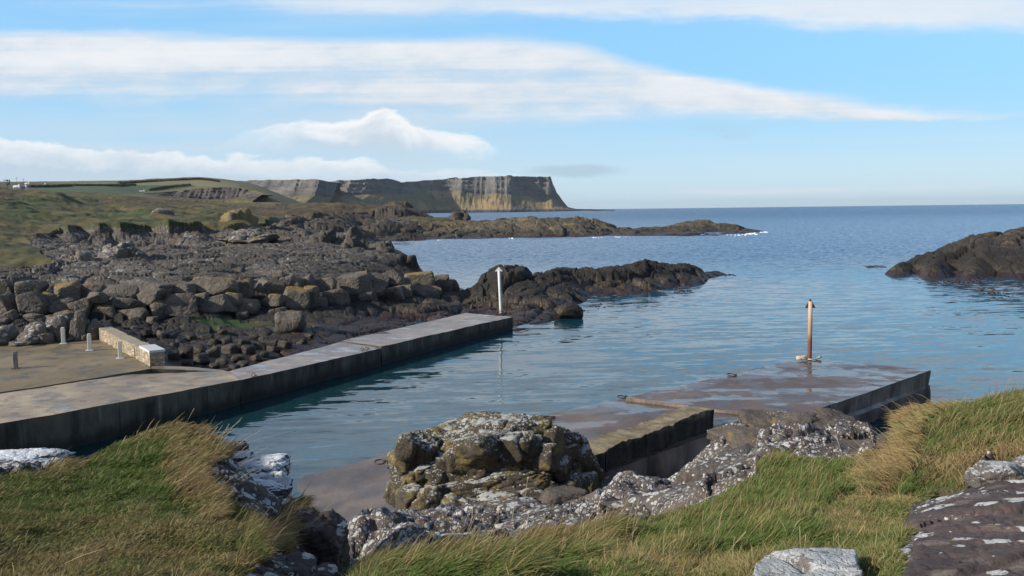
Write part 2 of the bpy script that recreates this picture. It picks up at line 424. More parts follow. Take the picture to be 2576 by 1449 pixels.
def strip_slab(name, a, b, zbot, mat, parent, nlen=40, nwid=8, jag=.03, seed=1, kind=None):
    """worn concrete slab between two edge polylines a and b (same count of points)"""
    a, b = np.array(a), np.array(b)
    def res(p, n):
        d = np.r_[0, np.cumsum(np.linalg.norm(np.diff(p, axis=0), axis=1))]
        t = np.linspace(0, d[-1], n)
        return np.stack([np.interp(t, d, p[:, k]) for k in range(3)], 1)
    A, B = res(a, nlen), res(b, nlen)
    t = np.linspace(0, 1, nwid)[None, :, None]
    top = A[:, None, :]*(1-t)+B[:, None, :]*t
    nz = vnoise(top.reshape(-1, 3)*1.7, seed).reshape(nlen, nwid)
    nz2 = vnoise(top.reshape(-1, 3)*.5, seed+3).reshape(nlen, nwid)
    top[:, :, 2] += nz*jag*.35+nz2*jag*.5
    e = vnoise(A*3.1, seed+5)[:, None]*jag; top[:, 0, :2] += e
    top[:, -1, :2] += vnoise(B*3.1, seed+6)[:, None]*jag
    idx = np.arange(nlen*nwid).reshape(nlen, nwid)
    V = [top.reshape(-1, 3)]; n = nlen*nwid
    F = [tuple(q) for q in np.stack([idx[:-1, :-1], idx[1:, :-1], idx[1:, 1:], idx[:-1, 1:]], -1).reshape(-1, 4)]
    ring = list(idx[:, 0])+list(idx[-1, 1:])+list(idx[:-1, -1][::-1])+list(idx[0, 1:-1][::-1])
    prev = ring
    rv = top.reshape(-1, 3)[ring]; zb = zbot
    cen = rv.mean(0)
    for k in range(1, 7):
        lay = rv.copy(); lay[:, 2] = rv[:, 2]*(1-k/6)+zb*k/6
        if k < 6:
            d = lay[:, :2]-cen[:2]; d /= np.linalg.norm(d, axis=1)[:, None]
            lay[:, :2] += d*(vnoise(lay*1.6, seed+11)*jag*1.2)[:, None]-d*.02*k
        cur = list(range(n, n+len(ring))); n += len(ring); V.append(lay)
        F += [(prev[i], prev[(i+1) % len(ring)], cur[(i+1) % len(ring)], cur[i]) for i in range(len(ring))]
        prev = cur
    F.append(tuple(prev))
    o = mk(name, np.concatenate(V), F, mat, parent, False)
    bm = bmesh.new(); bm.from_mesh(o.data); bmesh.ops.recalc_face_normals(bm, faces=bm.faces); bm.to_mesh(o.data); bm.free()
    if kind: o["kind"] = kind
    return o
def A3(px, py, z): return at(px, py, z=z)

m, g = material("rusty_iron")
P = g.pos(); nn = g.noise(P, 14.0, 5.0, .7)
finish(m, g, g.mix(nn.ss(.35, .7), (.035, .02, .014), (.13, .05, .025)), .8, g.bump(nn, .4, .01)); MAT_RUST = m
m, g = material("white_pole_paint")
P = g.pos(); z = g.xyz(P)[2]; nn = g.noise(P, 6.0, 5.0, .7)
c = g.mix((nn.ss(.58, .75)*.5), (.62, .64, .62), (.33, .3, .25))
c = g.mix(z.ss(1.25, .85)*nn.ss(.3, .55)*.8, c, (.22, .15, .09))
finish(m, g, c, .5, g.bump(nn, .2, .01)); MAT_WPOLE = m
m, g = material("rust_stained_pole")
P = g.pos(); z = g.xyz(P)[2]; nn = g.noise(g.vec(g.xyz(P)[0]*6.0, g.xyz(P)[1]*6.0, z*2.2), 1.0, 5.0, .7)
zz = z+(nn-.5)*.7
c = g.mix(zz.ss(1.95, 2.6), (.15, .05, .032), (.38, .23, .13))
c = g.mix(zz.ss(2.7, 3.7), c, (.48, .36, .25))
finish(m, g, c, .65, g.bump(nn, .2, .01)); MAT_RPOLE = m
m, g = material("pale_rope")
P = g.pos(); nn = g.noise(P, 30.0, 3.0)
finish(m, g, g.mix(nn, (.42, .33, .22), (.62, .55, .44)), .9, g.bump(nn, .6, .02)); MAT_ROPE = m

def ring_mesh(name, c, r, mat, parent, tilt=(0, 0), tube=.022):
    b = MB(); pts = []
    for k in range(25):
        g_ = 2*math.pi*k/24
        pts.append(Vector((math.cos(g_)*r, math.sin(g_)*r, 0)))
    rot = Matrix.Rotation(tilt[0], 3, 'X') @ Matrix.Rotation(tilt[1], 3, 'Y')
    pts = [rot @ p for p in pts]; lo = min(p.z for p in pts)
    c = Vector(c)+Vector((0, 0, tube+.004-lo))
    b.tube([c+p for p in pts], tube, 8, False)
    # the staple that holds it
    s = c+rot @ Vector((r, 0, 0)); s.z = c.z+lo-tube
    b.tube([s+Vector((-.06, -.03, -.02)), s+Vector((-.05, -.03, .07)), s+Vector((.05, .03, .07)), s+Vector((.06, .03, -.02))], .016, 6)
    return b.build(name, mat, parent, True)

# --- left quay: long pier closing the harbour
quay = empty("harbour_pier", A3(900, 900, .9)); quay.location.z = 0
bpy.context.view_layer.update()
def local(o, parent):
    o.parent = parent; o.matrix_parent_inverse = parent.matrix_world.inverted()
tag(quay, "long narrow concrete pier with dark weedy wall running out from the forecourt on the left", "pier")
QL = [(-320, 1132, 1.42), (0, 1064, 1.36), (137, 1043, 1.33), (605, 955, 1.08)]
QF = [(-320, 1042, 1.44), (0, 989, 1.42), (300, 943, 1.38), (570, 933, 1.1)]
q1 = strip_slab("pier_section", [A3(*p) for p in QL], [A3(*p) for p in QF], -1.5, MAT_APRON, None, 90, 14, .03, 3); local(q1, quay)
q1["label"] = "wide dry shoreward section with pale and tarry patches"
q2 = strip_slab("pier_section", [A3(603.5, 957, 1.03), A3(780, 917, .97), A3(958, 876, .92)], [A3(567, 936.5, 1.05), A3(722, 896, .98), A3(858, 860, .92)], -1.5, MAT_QUAY, None, 70, 12, .04, 7); local(q2, quay)
q3 = strip_slab("pier_section", [A3(957, 872, .99), A3(1120, 835, .9), A3(1290, 797.5, .8)], [A3(860, 857, .98), A3(1010, 824, .9), A3(1172, 787.5, .8)], -1.5, MAT_QUAY, None, 70, 12, .05, 12); local(q3, quay)
for px, py, z, r in ((911, 882, .95, .075), (923, 880, .95, .075), (638, 948.5, 1.04, .085)):
    local(ring_mesh("mooring_ring", A3(px, py, z), r, MAT_RUST, None, (.9, .2), .014), quay)

# --- forecourt above the pier
yard = strip_slab("forecourt", [A3(-320, 1040.5, 1.47), A3(0, 987, 1.46), A3(250, 949, 1.45), A3(381, 926.5, 1.45)],
                  [A3(-320, 903, 1.6), A3(0, 872, 1.6), A3(130, 858, 1.6), A3(252, 852, 1.58)], .2, MAT_YARD, None, 70, 40, .03, 17, "structure")
tag(yard, "brown concrete forecourt beside the left pier", "forecourt")
yard2 = strip_slab("quay_corner", [A3(379, 927, 1.43), A3(440, 930, 1.32), A3(566, 934.5, 1.09)], [A3(382, 921, 1.45), A3(455, 921, 1.34), A3(562, 931, 1.11)], -.5, MAT_APRON, None, 20, 5, .03, 18, "structure")

# --- low rubble wall on the forecourt
def rubble_mat():
    m, g = material("rubble_wall_stone")
    P = g.pos(); n1 = g.noise(P, 3.0, 5.0, .65)
    up = g.xyz(g.nrm())[2].ss(.5, .85)
    e, = [g.vor(g.vm('MULTIPLY', P, g.vec(1.0, 1.0, 1.5)), 4.2, 'DISTANCE_TO_EDGE')]
    st = g.vor(g.vm('MULTIPLY', P, g.vec(1.0, 1.0, 1.5)), 4.2, 'F1', "Color")
    c = g.mix(n1, (.3, .24, .16), (.46, .38, .27))
    c = g.hsv(c, g.xyz(st)[0]*.6+.7)
    joint = e.ss(.09, .015)*(1.0-up)
    c = g.mix(joint*.6, c, (.16, .13, .09))
    c = g.mix(up, c, g.mix(n1, (.24, .2, .14), (.33, .28, .2)))
    return finish(m, g, c, .9, g.bump(e.m('MINIMUM', .14)*(1.0-up)*5.0+n1*.7, .8, .06))
MAT_RUBBLE = rubble_mat()
P0, P1 = A3(246, 852, 1.58), A3(378, 921, 1.45)
dirw = (P1-P0)/np.linalg.norm(P1-P0); perp = np.array([dirw[1], -dirw[0], 0])*1.0
if perp[0] < 0: perp = -perp
wall = empty("stone_wall", P1); bpy.context.view_layer.update()
tag(wall, "low rubble stone wall with a pale end slab at the edge of the forecourt", "wall")
W = .62
def wl(s, t, z): return P0+(P1-P0)*s+perp*t+np.array([0, 0, z])
o = strip_slab("masonry", [wl(k/20, .03*math.sin(k*2.3), .6+.02*math.sin(k*1.7)) for k in range(21)], [wl(k/20, W+.02*math.sin(k*1.9), .6+.02*math.cos(k*2.1)) for k in range(21)], .05, MAT_RUBBLE, None, 90, 8, .05, 22); local(o, wall)
m, g = material("pale_cap_concrete"); P = g.pos(); nn = g.noise(P, 5.0, 5.0, .6)
finish(m, g, g.mix(nn, (.42, .43, .43), (.58, .59, .58)), .7, g.bump(nn, .2, .02)); MAT_CAP = m
b = MB(); b.prism([wl(.84, -.03, .7), wl(1.005, -.03, .68), wl(1.005, W+.03, .68), wl(.84, W+.03, .7)], [wl(.84, -.03, .585), wl(1.005, -.03, .575), wl(1.005, W+.03, .575), wl(.84, W+.03, .585)])
local(b.build("cap_slab", MAT_CAP, None, False, .015), wall)

# --- bollards
m, g = material("bollard_paint")
P = g.pos(); nn = g.noise(P, 9.0, 5.0, .7)
finish(m, g, g.mix(nn.ss(.5, .75)*.6, (.6, .56, .48), (.3, .25, .19)), .6, g.bump(nn, .2, .01)); MAT_BOLW = m
m, g = material("bollard_bare")
P = g.pos(); nn = g.noise(P, 9.0, 5.0, .7)
finish(m, g, g.mix(nn.ss(.4, .7), (.19, .16, .16), (.1, .075, .07)), .7, g.bump(nn, .2, .01)); MAT_BOLG = m
BOL = [(40, 928, 888, 1.5, "bare grey wooden bollard nearest the camera on the brown forecourt", True),
       (160, 865, 827, 1.585, "white bollard standing against the lichened rocks behind the forecourt", False),
       (226, 882, 843, 1.55, "white bollard standing in the middle of the forecourt near the wall's far end", False),
       (303, 902, 861, 1.5, "white bollard standing on the wet patch beside the rubble wall", False)]
for px, py, ty, z, lab, bare in BOL:
    c = A3(px, py, z); h = (py-ty)*c[1]/FPX*1.02
    bo = empty("bollard", c); bpy.context.view_layer.update()
    tag(bo, lab, "bollard", "bollards on the forecourt")
    b = MB()
    mat = MAT_BOLG if bare else MAT_BOLW
    b.box((c[0], c[1], c[2]+h/2+.01), (.17, .17, h-.02), .35)
    o = b.build("shaft", mat, None, False, .02); local(o, bo)
    b = MB(); b.box((c[0], c[1], c[2]+h+.035), (.15, .15, .07), .35); o = b.build("cap", mat, None, False, .025); local(o, bo)
    b = MB(); b.box((c[0], c[1], c[2]+.012), (.34, .3, .05), .35); o = b.build("footing", MAT_CAP if not bare else MAT_RUST, None, False, .015); local(o, bo)

# --- navigation poles with triangular topmarks
def nav_pole(name, px, py, z, top_px, top_py, rad, tri_w, tri_h, matp, mat_t, label, overlap):
    c = A3(px, py, z); t = at(top_px, top_py, Y=c[1])
    e = empty(name, c); bpy.context.view_layer.update(); tag(e, label, "marker pole")
    ax = Vector(t-c); L = ax.length; ax.normalize()
    p = lambda s: Vector(c)+ax*s
    b = MB(); b.tube([p(-.1), p(.02), p(L*.5), p(L-tri_h+overlap)], [rad, rad, rad*.99, rad*.97], 18); local(b.build("pole", matp, None, True), e)
    b = MB(); b.tube([p(-.05), p(.035)], [rad*1.9, rad*1.8], 16); local(b.build("base_plate", MAT_RUST, None, False), e)
    fwd = Vector((0, 1, 0)); rt = Vector((1, 0, .012)).normalized()
    a0, a1, a2 = p(L-tri_h)-rt*tri_w/2, p(L-tri_h)+rt*tri_w/2, p(L)
    off = fwd*(rad*.35) if overlap else fwd*0
    th = fwd*.03
    b = MB(); b.prism([a0+off-th, a1+off-th, a2+off-th], [a0+off+th, a1+off+th, a2+off+th]); local(b.build("topmark", mat_t, None, False, .008), e)
    return e
nav_pole("marker_pole", 1260, 788.5, .8, 1254.5, 671.5, .095, .56, .31, MAT_WPOLE, MAT_WPOLE, "white painted pole with a white triangle on top at the end of the left pier", .03)

# --- right pier with its parapet and slipway
pier = empty("landing_pier", (8, 29, 0)); bpy.context.view_layer.update()
tag(pier, "broad wet concrete landing pier with mooring rings and a parapet, right of the harbour", "pier")
Z1, Z2 = 1.26, 1.16
o = strip_slab("pier_section", [A3(1576, 1000, Z1), A3(1800, 950, Z1), A3(2022, 900.5, Z1)], [A3(1985, 1053, Z1-.02), A3(2170, 992, Z1), A3(2341, 931, Z1)], .55, MAT_SLIP, None, 60, 30, .035, 31); local(o, pier)
o["label"] = "outer section with a shallow puddle under the pole"
pa = [A3(1578, 1001, .58), A3(1800, 953, .58), A3(2020, 903, .58)]
for q in pa: q[:2] += np.array([.75, -.3])
pb = [A3(1985, 1056, .58), A3(2170, 995, .58), A3(2341, 933, .58)]
for q, dx_ in zip(pb, (.2, .15, -.08)): q[:2] = A3(*{0: (1985, 1053), 1: (2170, 992), 2: (2341, 931)}[[k for k in range(3) if pb[k] is q][0]], Z1)[:2]+np.array([-.02, .07])
o = strip_slab("pier_base", pa, pb, -1.5, MAT_SLIP, None, 60, 8, .16, 35); local(o, pier)
o = strip_slab("pier_section", [A3(1368, 1045, Z2), A3(1480, 1019, Z2), A3(1576, 1001.5, Z2)], [np.array([1.65, 20.95, Z2]), np.array([6.45, 25.75, Z2]), A3(1990, 1056, Z2-.02)], -1.5, MAT_SLIP, None, 50, 30, .03, 33); local(o, pier)
Aq = A3(1368, 1045, Z2); Bq = A3(738, 1203, -.03)
ex = A3(560, 1250, -.5); ex = Bq+(Bq-Aq)*.35
dn = np.array([.31, -.95, 0])
o = strip_slab("slipway", [Aq+np.array([0, 0, -.01]), Bq, ex], [np.array([3.0, 20.4, Z2-.01]), Bq+dn*9, ex+dn*9], -1.6, MAT_RAMP, None, 60, 30, .04, 37); local(o, pier)
# parapet: a rough kerb wall along the outer edge
m, g = material("parapet_crust")
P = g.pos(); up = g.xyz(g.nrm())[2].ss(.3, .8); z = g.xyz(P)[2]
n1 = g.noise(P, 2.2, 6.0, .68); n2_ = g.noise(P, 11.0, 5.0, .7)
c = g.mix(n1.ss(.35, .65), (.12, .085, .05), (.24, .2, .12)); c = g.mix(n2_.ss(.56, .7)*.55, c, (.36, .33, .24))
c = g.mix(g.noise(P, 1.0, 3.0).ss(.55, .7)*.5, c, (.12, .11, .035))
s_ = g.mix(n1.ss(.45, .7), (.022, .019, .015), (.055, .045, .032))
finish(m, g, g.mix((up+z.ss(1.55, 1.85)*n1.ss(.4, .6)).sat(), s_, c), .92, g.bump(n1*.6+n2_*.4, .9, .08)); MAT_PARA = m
def parapet():
    a0, a1 = np.array([1.75, 21.1, 1.84]), np.array([6.2, 25.95, 1.84])
    dd = (a1-a0)/np.linalg.norm(a1-a0); pr = np.array([-dd[1], dd[0], 0])
    n = 60; rp = random.Random(8)
    outer = [a0+(a1-a0)*k/n for k in range(n+1)]; inner = [q+pr*.85 for q in outer]
    for k in range(n+1):
        s_ = k/n; w_ = rp.uniform(-.05, .05)
        outer[k] = outer[k]+pr*rp.uniform(-.03, .03)+np.array([0, 0, w_*.5-(.14*(1-s_)**2)])
        inner[k] = inner[k]+np.array([0, 0, w_*.4-.05])
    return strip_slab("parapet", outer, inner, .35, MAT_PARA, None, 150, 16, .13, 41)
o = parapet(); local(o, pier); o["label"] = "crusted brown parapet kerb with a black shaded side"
for px, py, z, r, tl in ((1564, 1001, Z2, .15, (.08, .05)), (1840, 946, Z1, .16, (.1, .1)), (1380, 1053, Z2, .15, (.05, 0)), (956, 1166, .52, .16, (.15, 0))):
    local(ring_mesh("mooring_ring", A3(px, py, z), r, MAT_RUST, None, tl), pier)
nav_pole("marker_pole", 2036.5, 903.5, Z1, 2039, 751, .095, .47, .42, MAT_RPOLE, MAT_RUST, "rusty brown pole with a dark triangle on top at the corner of the right pier", .3)
# rope at the foot of the rusty pole
c = Vector(A3(2036.5, 905.5, Z1+.012)); b = MB(); rnd = random.Random(5)
pts = []
for k in range(70):
    a_ = k*.55; rr = .16+.05*math.sin(k*1.3)
    pts.append(c+Vector((-.36+rr*1.15*math.cos(a_), -.05+rr*.75*math.sin(a_), .05+.0018*k+.02*rnd.random())))
b.tube(pts, .03, 6)
b.tube([c+Vector(q) for q in ((-.2, -.1, .06), (0, -.17, .05), (.2, -.1, .05), (.32, .02, .045), (.46, .1, .09), (.56, .14, .12))], [.035, .035, .033, .04, .05, .045], 7)
o = b.build("mooring_rope", MAT_ROPE, None, True); tag(o, "pale heap of rope lying round the foot of the rusty pole", "rope")
# ------------------------------------------------------------------ terrain from measured points
def rbf(pts, kt=6.0, c=.03, lam=1e-3):
    """pts: rows (t=X/Y, Y, z); returns a function of (t, Y)"""
    p = np.array(pts, dtype=float)
    a, b, z = p[:, 0]*kt, np.log(p[:, 1])*2.2, p[:, 2]
    m0 = z.mean()
    D = np.sqrt((a[:, None]-a)**2+(b[:, None]-b)**2+c*c)
    n = len(p)
    M = np.zeros((n+3, n+3)); M[:n, :n] = D-np.eye(n)*lam; M[:n, n] = 1; M[:n, n+1] = a; M[:n, n+2] = b; M[n:, :n] = M[:n, n:].T
    wv = np.linalg.solve(M, np.r_[z-m0, 0, 0, 0])
    def f(t, Y):
        A_, B_ = t.ravel()*kt, np.log(Y.ravel())*2.2
        out = np.full(A_.shape, m0)+wv[n]+wv[n+1]*A_+wv[n+2]*B_
        for i in range(n): out += wv[i]*np.sqrt((A_-a[i])**2+(B_-b[i])**2+c*c)
        return out.reshape(t.shape)
    return f
def P_(px, py, Y=None, z=None):
    q = at(px, py, Y, z); return (q[0]/q[1], q[1], q[2])
def W_(x, y, z): return (x/y, y, z)
def fan(ctrl, t0, t1, y0, y1, nt, ny, coarse=5):
    """grid fanning out over X/Y and log Y with heights from the control points"""
    f = rbf(ctrl)
    tc = np.linspace(t0, t1, nt//coarse+2); yc = np.geomspace(y0, y1, ny//coarse+2)
    T, Yc = np.meshgrid(tc, yc); Zc = f(T, Yc)
    t = np.linspace(t0, t1, nt); y = np.geomspace(y0, y1, ny)
    fi = np.interp(t, tc, np.arange(len(tc))); fj = np.interp(np.log(y), np.log(yc), np.arange(len(yc)))
    i0 = np.minimum(fi.astype(int), len(tc)-2); j0 = np.minimum(fj.astype(int), len(yc)-2)
    u_ = (fi-i0)[None, :]; v_ = (fj-j0)[:, None]
    Z = Zc[np.ix_(j0, i0)]*(1-u_)*(1-v_)+Zc[np.ix_(j0, i0+1)]*u_*(1-v_)+Zc[np.ix_(j0+1, i0)]*(1-u_)*v_+Zc[np.ix_(j0+1, i0+1)]*u_*v_
    T, Y = np.meshgrid(t, y)
    return (T*Y).ravel(), Y.ravel(), Z.ravel(), ny, nt
def fan_mesh(name, X, Y, Z, ny, nt, mat, zmin=-.9, keep=None):
    idx = np.arange(ny*nt).reshape(ny, nt)
    f = np.stack([idx[:-1, :-1], idx[:-1, 1:], idx[1:, 1:], idx[1:, :-1]], -1).reshape(-1, 4)
    ok = (Z[f].max(1) > zmin)
    if keep is not None: ok &= keep[f].any(1)
    f = f[ok]
    used = np.zeros(ny*nt, bool); used[f.ravel()] = True
    remap = np.cumsum(used)-1
    o = mk(name, np.stack([X, Y, Z], 1)[used], remap[f], mat)
    return o, used
def inpoly(px, py, poly):
    r = np.zeros(px.shape, bool); n = len(poly)
    for i in range(n):
        x0, y0 = poly[i]; x1, y1 = poly[(i+1) % n]
        c = ((y0 > py) != (y1 > py))
        with np.errstate(divide='ignore', invalid='ignore'):
            r ^= c & (px < (x1-x0)*(py-y0)/(y1-y0)+x0)
    return r

# ------------------------------------------------------------------ rock and turf materials
def rock_shader(name, lichen=.5, lsize=1.0, tide=True, turf=True, yellow=.35, dark=1.0, base=((.085, .07, .06), (.17, .15, .135)), wscale=1.0, lich_col=((.4, .41, .39), (.56, .57, .54)), wetline=2.0, bstr=.8, crust=None, remote=False, spots=(1.15, 2.9), clump=1.0, faded=0):
    m, g = material(name)
    P = g.pos(); x, y, z = g.xyz(P)
    nz = g.xyz(g.nrm())[2]
    nb = g.noise(P, .22*wscale, 5.0, .6); nm = g.noise(P, 1.3*wscale, 6.0, .65); nf = g.noise(P, 7.0*wscale, 6.0, .7)
    c = g.mix((nm*.65+nb*.5-.08).ss(.3, .7), base[0], base[1])
    c = g.mix(g.noise(P, .8*wscale, 4.0).ss(.52, .68)*.5, c, (.16, .115, .075))
    # lichen: pale rosettes of many sizes, gathered in patches on upward faces
    wp = g.vm('ADD', P, g.vm('SCALE', g.noise(P, 3.0*wscale/lsize, 3.0, .6, 0.0, True), .35*lsize/wscale))
    pat = g.noise(P, .55*wscale/clump, 4.0, .62)
    L = None
    for sc_ in spots:
        ds, rc = g.vor(wp, sc_*wscale/lsize, 'F1', ("Distance", "Color"))
        rr = g.xyz(rc)[0]
        k = ((rr*.62-.08)*((pat+lichen-.5).ss(.34, .6))-ds).ss(-.03, .03)
        L = k if L is None else L.m('MAXIMUM', k)
    L = L*(nz+(nf-.5)*.5).ss(.25, .6)*(nf.ss(.3, .42))
    zone = 1.0
    if tide: zone = (z+(nm-.5)*1.4+(nb-.5)*1.2).ss(wetline, wetline+1.1)
    if crust:
        cr = (g.noise(wp, crust[0], 6.0, .6)+(nz-.5)*.25).ss(1.0-crust[1]-.5+.02, 1.0-crust[1]-.5+.09)*nf.ss(.22, .36)
        L = L.m('MAXIMUM', cr)
    L = L*zone
    if remote:
        rm = g.attr("remote")
        c = g.mix(rm*.8, c, g.mix(nm, (.03, .025, .021), (.085, .065, .05)))
        L = L*(1.0-rm*.85)
    c = g.mix(L, c, g.mix(nf, *lich_col))
    if faded:
        fd, fc = g.vor(wp, faded, 'F1', ("Distance", "Color"))
        c = g.mix((g.xyz(fc)[0]*.5-fd).ss(-.02, .1)*nf.ss(.3, .5)*.5, c, (.21, .17, .145))
    yl = (g.noise(P, .9*wscale, 4.0, .65)).ss(.68-yellow*.25, .76-yellow*.25)*nf.ss(.35, .5)*zone
    c = g.mix(yl*.75, c, g.mix(nm, (.26, .16, .03), (.2, .17, .06)))
    if tide:
        zz = z+(nm-.5)*1.1
        c = g.mix((zz).ss(wetline+.9, wetline-.4)*.9*dark, c, (.016, .014, .012))
        c = g.mix(zz.ss(1.25, .75)*zz.ss(.25, .5)*nm.ss(.4, .6)*.5, c, (.1, .075, .035))
        c = g.mix(zz.ss(.75, .25)*.7, c, (.035, .016, .011))
    if turf:
        gr = g.attr("turf")
        gm = (gr+(nf-.5)*.7+(nm-.5)*.8).ss(.42, .58)
        gc = g.mix(g.noise(P, .09*wscale, 4.0, .6).ss(.36, .62), (.042, .052, .016), (.12, .095, .034))
        gc = g.mix(nm.ss(.5, .75)*.6, gc, (.15, .115, .05))
        gc = g.mix(nf.ss(.45, .8)*.5, gc, (.045, .04, .016))
        field = g.attr("field")
        gc = g.mix(field, gc, g.hsv((.05, .085, .025), nm*.3+.85))
        gc = g.mix(g.attr("heath"), gc, g.mix(nm, (.05, .036, .024), (.1, .07, .035)))
        c = g.mix(gm, c, gc)
        gb = (1.0-gm*.55)
        L = L*(1.0-gm)
    ridge = (g.noise(P, 2.6*wscale, 7.0, .68)-.5).m('ABSOLUTE')
    ve = g.vor(wp, 1.6*wscale/lsize, 'DISTANCE_TO_EDGE').m('MINIMUM', .12)
    h = ridge*1.0+nf*.35+ve*1.6+L*.12
    if turf: h = h*gb
    rough = .9
    if tide: rough = z.ss(.3, 1.6)*.45+.45
    finish(m, g, c, rough, g.bump(h, bstr, .14/wscale), .4)
    return m

# ------------------------------------------------------------------ the rocky shore behind the left pier
MAT_SHORE = rock_shader("shore_rock", lichen=.5, lsize=.6, wscale=.9, yellow=.2, wetline=2.15, lich_col=((.15, .145, .135), (.25, .24, .225)), base=((.045, .037, .03), (.115, .1, .081)), remote=True, clump=2.0)
SC = []
# basin between pier and boulders
SC += [P_(480, 925, z=.35), P_(560, 935, z=.3), P_(700, 880, z=.3), P_(900, 830, z=.25), P_(1150, 780, z=.2), P_(1290, 800, z=.1), P_(600, 850, z=.65), P_(800, 805, z=.75), P_(1000, 775, z=.65), P_(1150, 755, z=.6),
       P_(1230, 770, z=.4), P_(1300, 815, z=-.1), P_(420, 870, z=.9), P_(500, 830, z=1.0), P_(350, 850, z=1.1), P_(250, 830, z=1.5), P_(100, 850, z=1.7), P_(-100, 860, z=1.7), P_(-300, 880, z=1.7), P_(-100, 930, z=1.2), P_(100, 930, z=1.2), P_(300, 900, z=1.0)]
# beneath forecourt and pier
SC += [W_(-14, 33, -.3), W_(-20, 33, .2), W_(-10, 38, -.4), W_(-4, 50, -.6), W_(1, 58, -.8), W_(3, 62, -.5), W_(-30, 34, .6), W_(-13, 28, -.9), W_(-4, 42, -2), W_(-8, 32, -2), W_(2, 50, -2.5), W_(4, 57, -2.2)]
# foot and head of the boulder bank
SC += [P_(-250, 830, Y=50), P_(0, 815, Y=51), P_(200, 815, Y=52.5), P_(400, 800, z=1.3), P_(600, 795, z=1.05), P_(800, 785, z=.9), P_(1000, 760, z=.8), P_(1130, 745, z=.7)]
SC += [P_(-250, 710, Y=56), P_(0, 715, Y=56), P_(150, 718, Y=58), P_(300, 710, Y=60), P_(450, 705, Y=62), P_(600, 705, Y=65), P_(750, 705, Y=68), P_(900, 708, Y=71), P_(1040, 712, Y=75), P_(1140, 728, Y=77)]
# platform
SC += [P_(-250, 690, Y=64), P_(0, 690, Y=65), P_(150, 690, Y=66), P_(300, 680, Y=69), P_(450, 680, Y=71), P_(600, 675, Y=75), P_(750, 675, Y=78), P_(900, 682, Y=82), P_(1000, 688, Y=86), P_(1070, 700, Y=92),
       P_(300, 650, Y=80), P_(150, 650, Y=78), P_(450, 645, Y=84), P_(600, 640, Y=89), P_(750, 640, Y=93), P_(850, 638, Y=96), P_(960, 645, Y=101), P_(1040, 665, Y=104), P_(1062, 690, Y=107),
       P_(200, 615, Y=98), P_(400, 618, Y=104), P_(600, 612, Y=110), P_(750, 612, Y=114), P_(860, 615, Y=112), P_(940, 622, Y=111),
       P_(870, 588, Y=124), P_(920, 594, Y=120), P_(960, 612, Y=115), P_(1000, 625, Y=114), P_(1045, 650, Y=110), P_(770, 585, Y=130), P_(700, 590, Y=130)]
# sea face beyond and the bay
SC += [P_(1080, 690, z=-.6), P_(1010, 640, z=-1.2), P_(970, 622, z=-1.4), P_(1090, 720, z=-1.2), P_(1180, 730, z=-1.0), P_(950, 610, z=-1.5), W_(-26, 150, -2), W_(-24, 135, -2), W_(-14, 120, -2.5), W_(-10, 110, -2), W_(-2, 100, -3), W_(8, 130, -4), W_(-10, 190, -4), W_(-30, 205, -2), W_(20, 90, -4), W_(20, 210, -6), W_(0, 300, -6)]
# ledge rocks, left
SC += [P_(0, 640, Y=82), P_(-200, 620, Y=80), P_(60, 600, Y=100), P_(160, 600, Y=112), P_(300, 609, Y=117.5), P_(420, 611, Y=119.5), P_(540, 608, Y=121.5), P_(230, 606, Y=115.5),
       P_(180, 582, Y=115.5), P_(240, 580, Y=118), P_(300, 579, Y=119.5), P_(420, 579, Y=121.5), P_(500, 582, Y=123.5), P_(560, 586, Y=126), P_(640, 586, Y=130)]
# turf slopes
SC += [P_(0, 575, Y=108), P_(-200, 570, Y=106), P_(100, 570, Y=122), P_(250, 565, Y=132), P_(400, 568, Y=138), P_(500, 570, Y=140), P_(600, 565, Y=150), P_(700, 565, Y=165), P_(800, 570, Y=185), P_(880, 580, Y=190),
       P_(0, 530, Y=140), P_(-200, 520, Y=140), P_(120, 540, Y=155), P_(250, 535, Y=180), P_(400, 540, Y=190), P_(500, 540, Y=205), P_(650, 545, Y=220), P_(750, 555, Y=215),
       P_(0, 500, Y=180), P_(-200, 480, Y=180), P_(60, 495, Y=200), P_(110, 492, Y=205), P_(150, 492, Y=208), P_(190, 512, Y=210), P_(230, 520, Y=235), P_(300, 520, Y=260), P_(450, 520, Y=280), P_(600, 530, Y=280),
       P_(20, 482, Y=260), P_(-200, 470, Y=260), P_(120, 497, Y=320), P_(250, 497, Y=360), P_(400, 507, Y=390), P_(550, 518, Y=400), P_(680, 520, Y=400), P_(800, 512, Y=380), P_(900, 515, Y=360), P_(980, 520, Y=345), P_(1030, 522, Y=335),
       P_(300, 488, Y=480), P_(100, 485, Y=480), P_(420, 505, Y=470), P_(500, 512, Y=470), P_(600, 515, Y=470), P_(680, 517, Y=470), P_(340, 498, Y=470), P_(-200, 470, Y=480)]
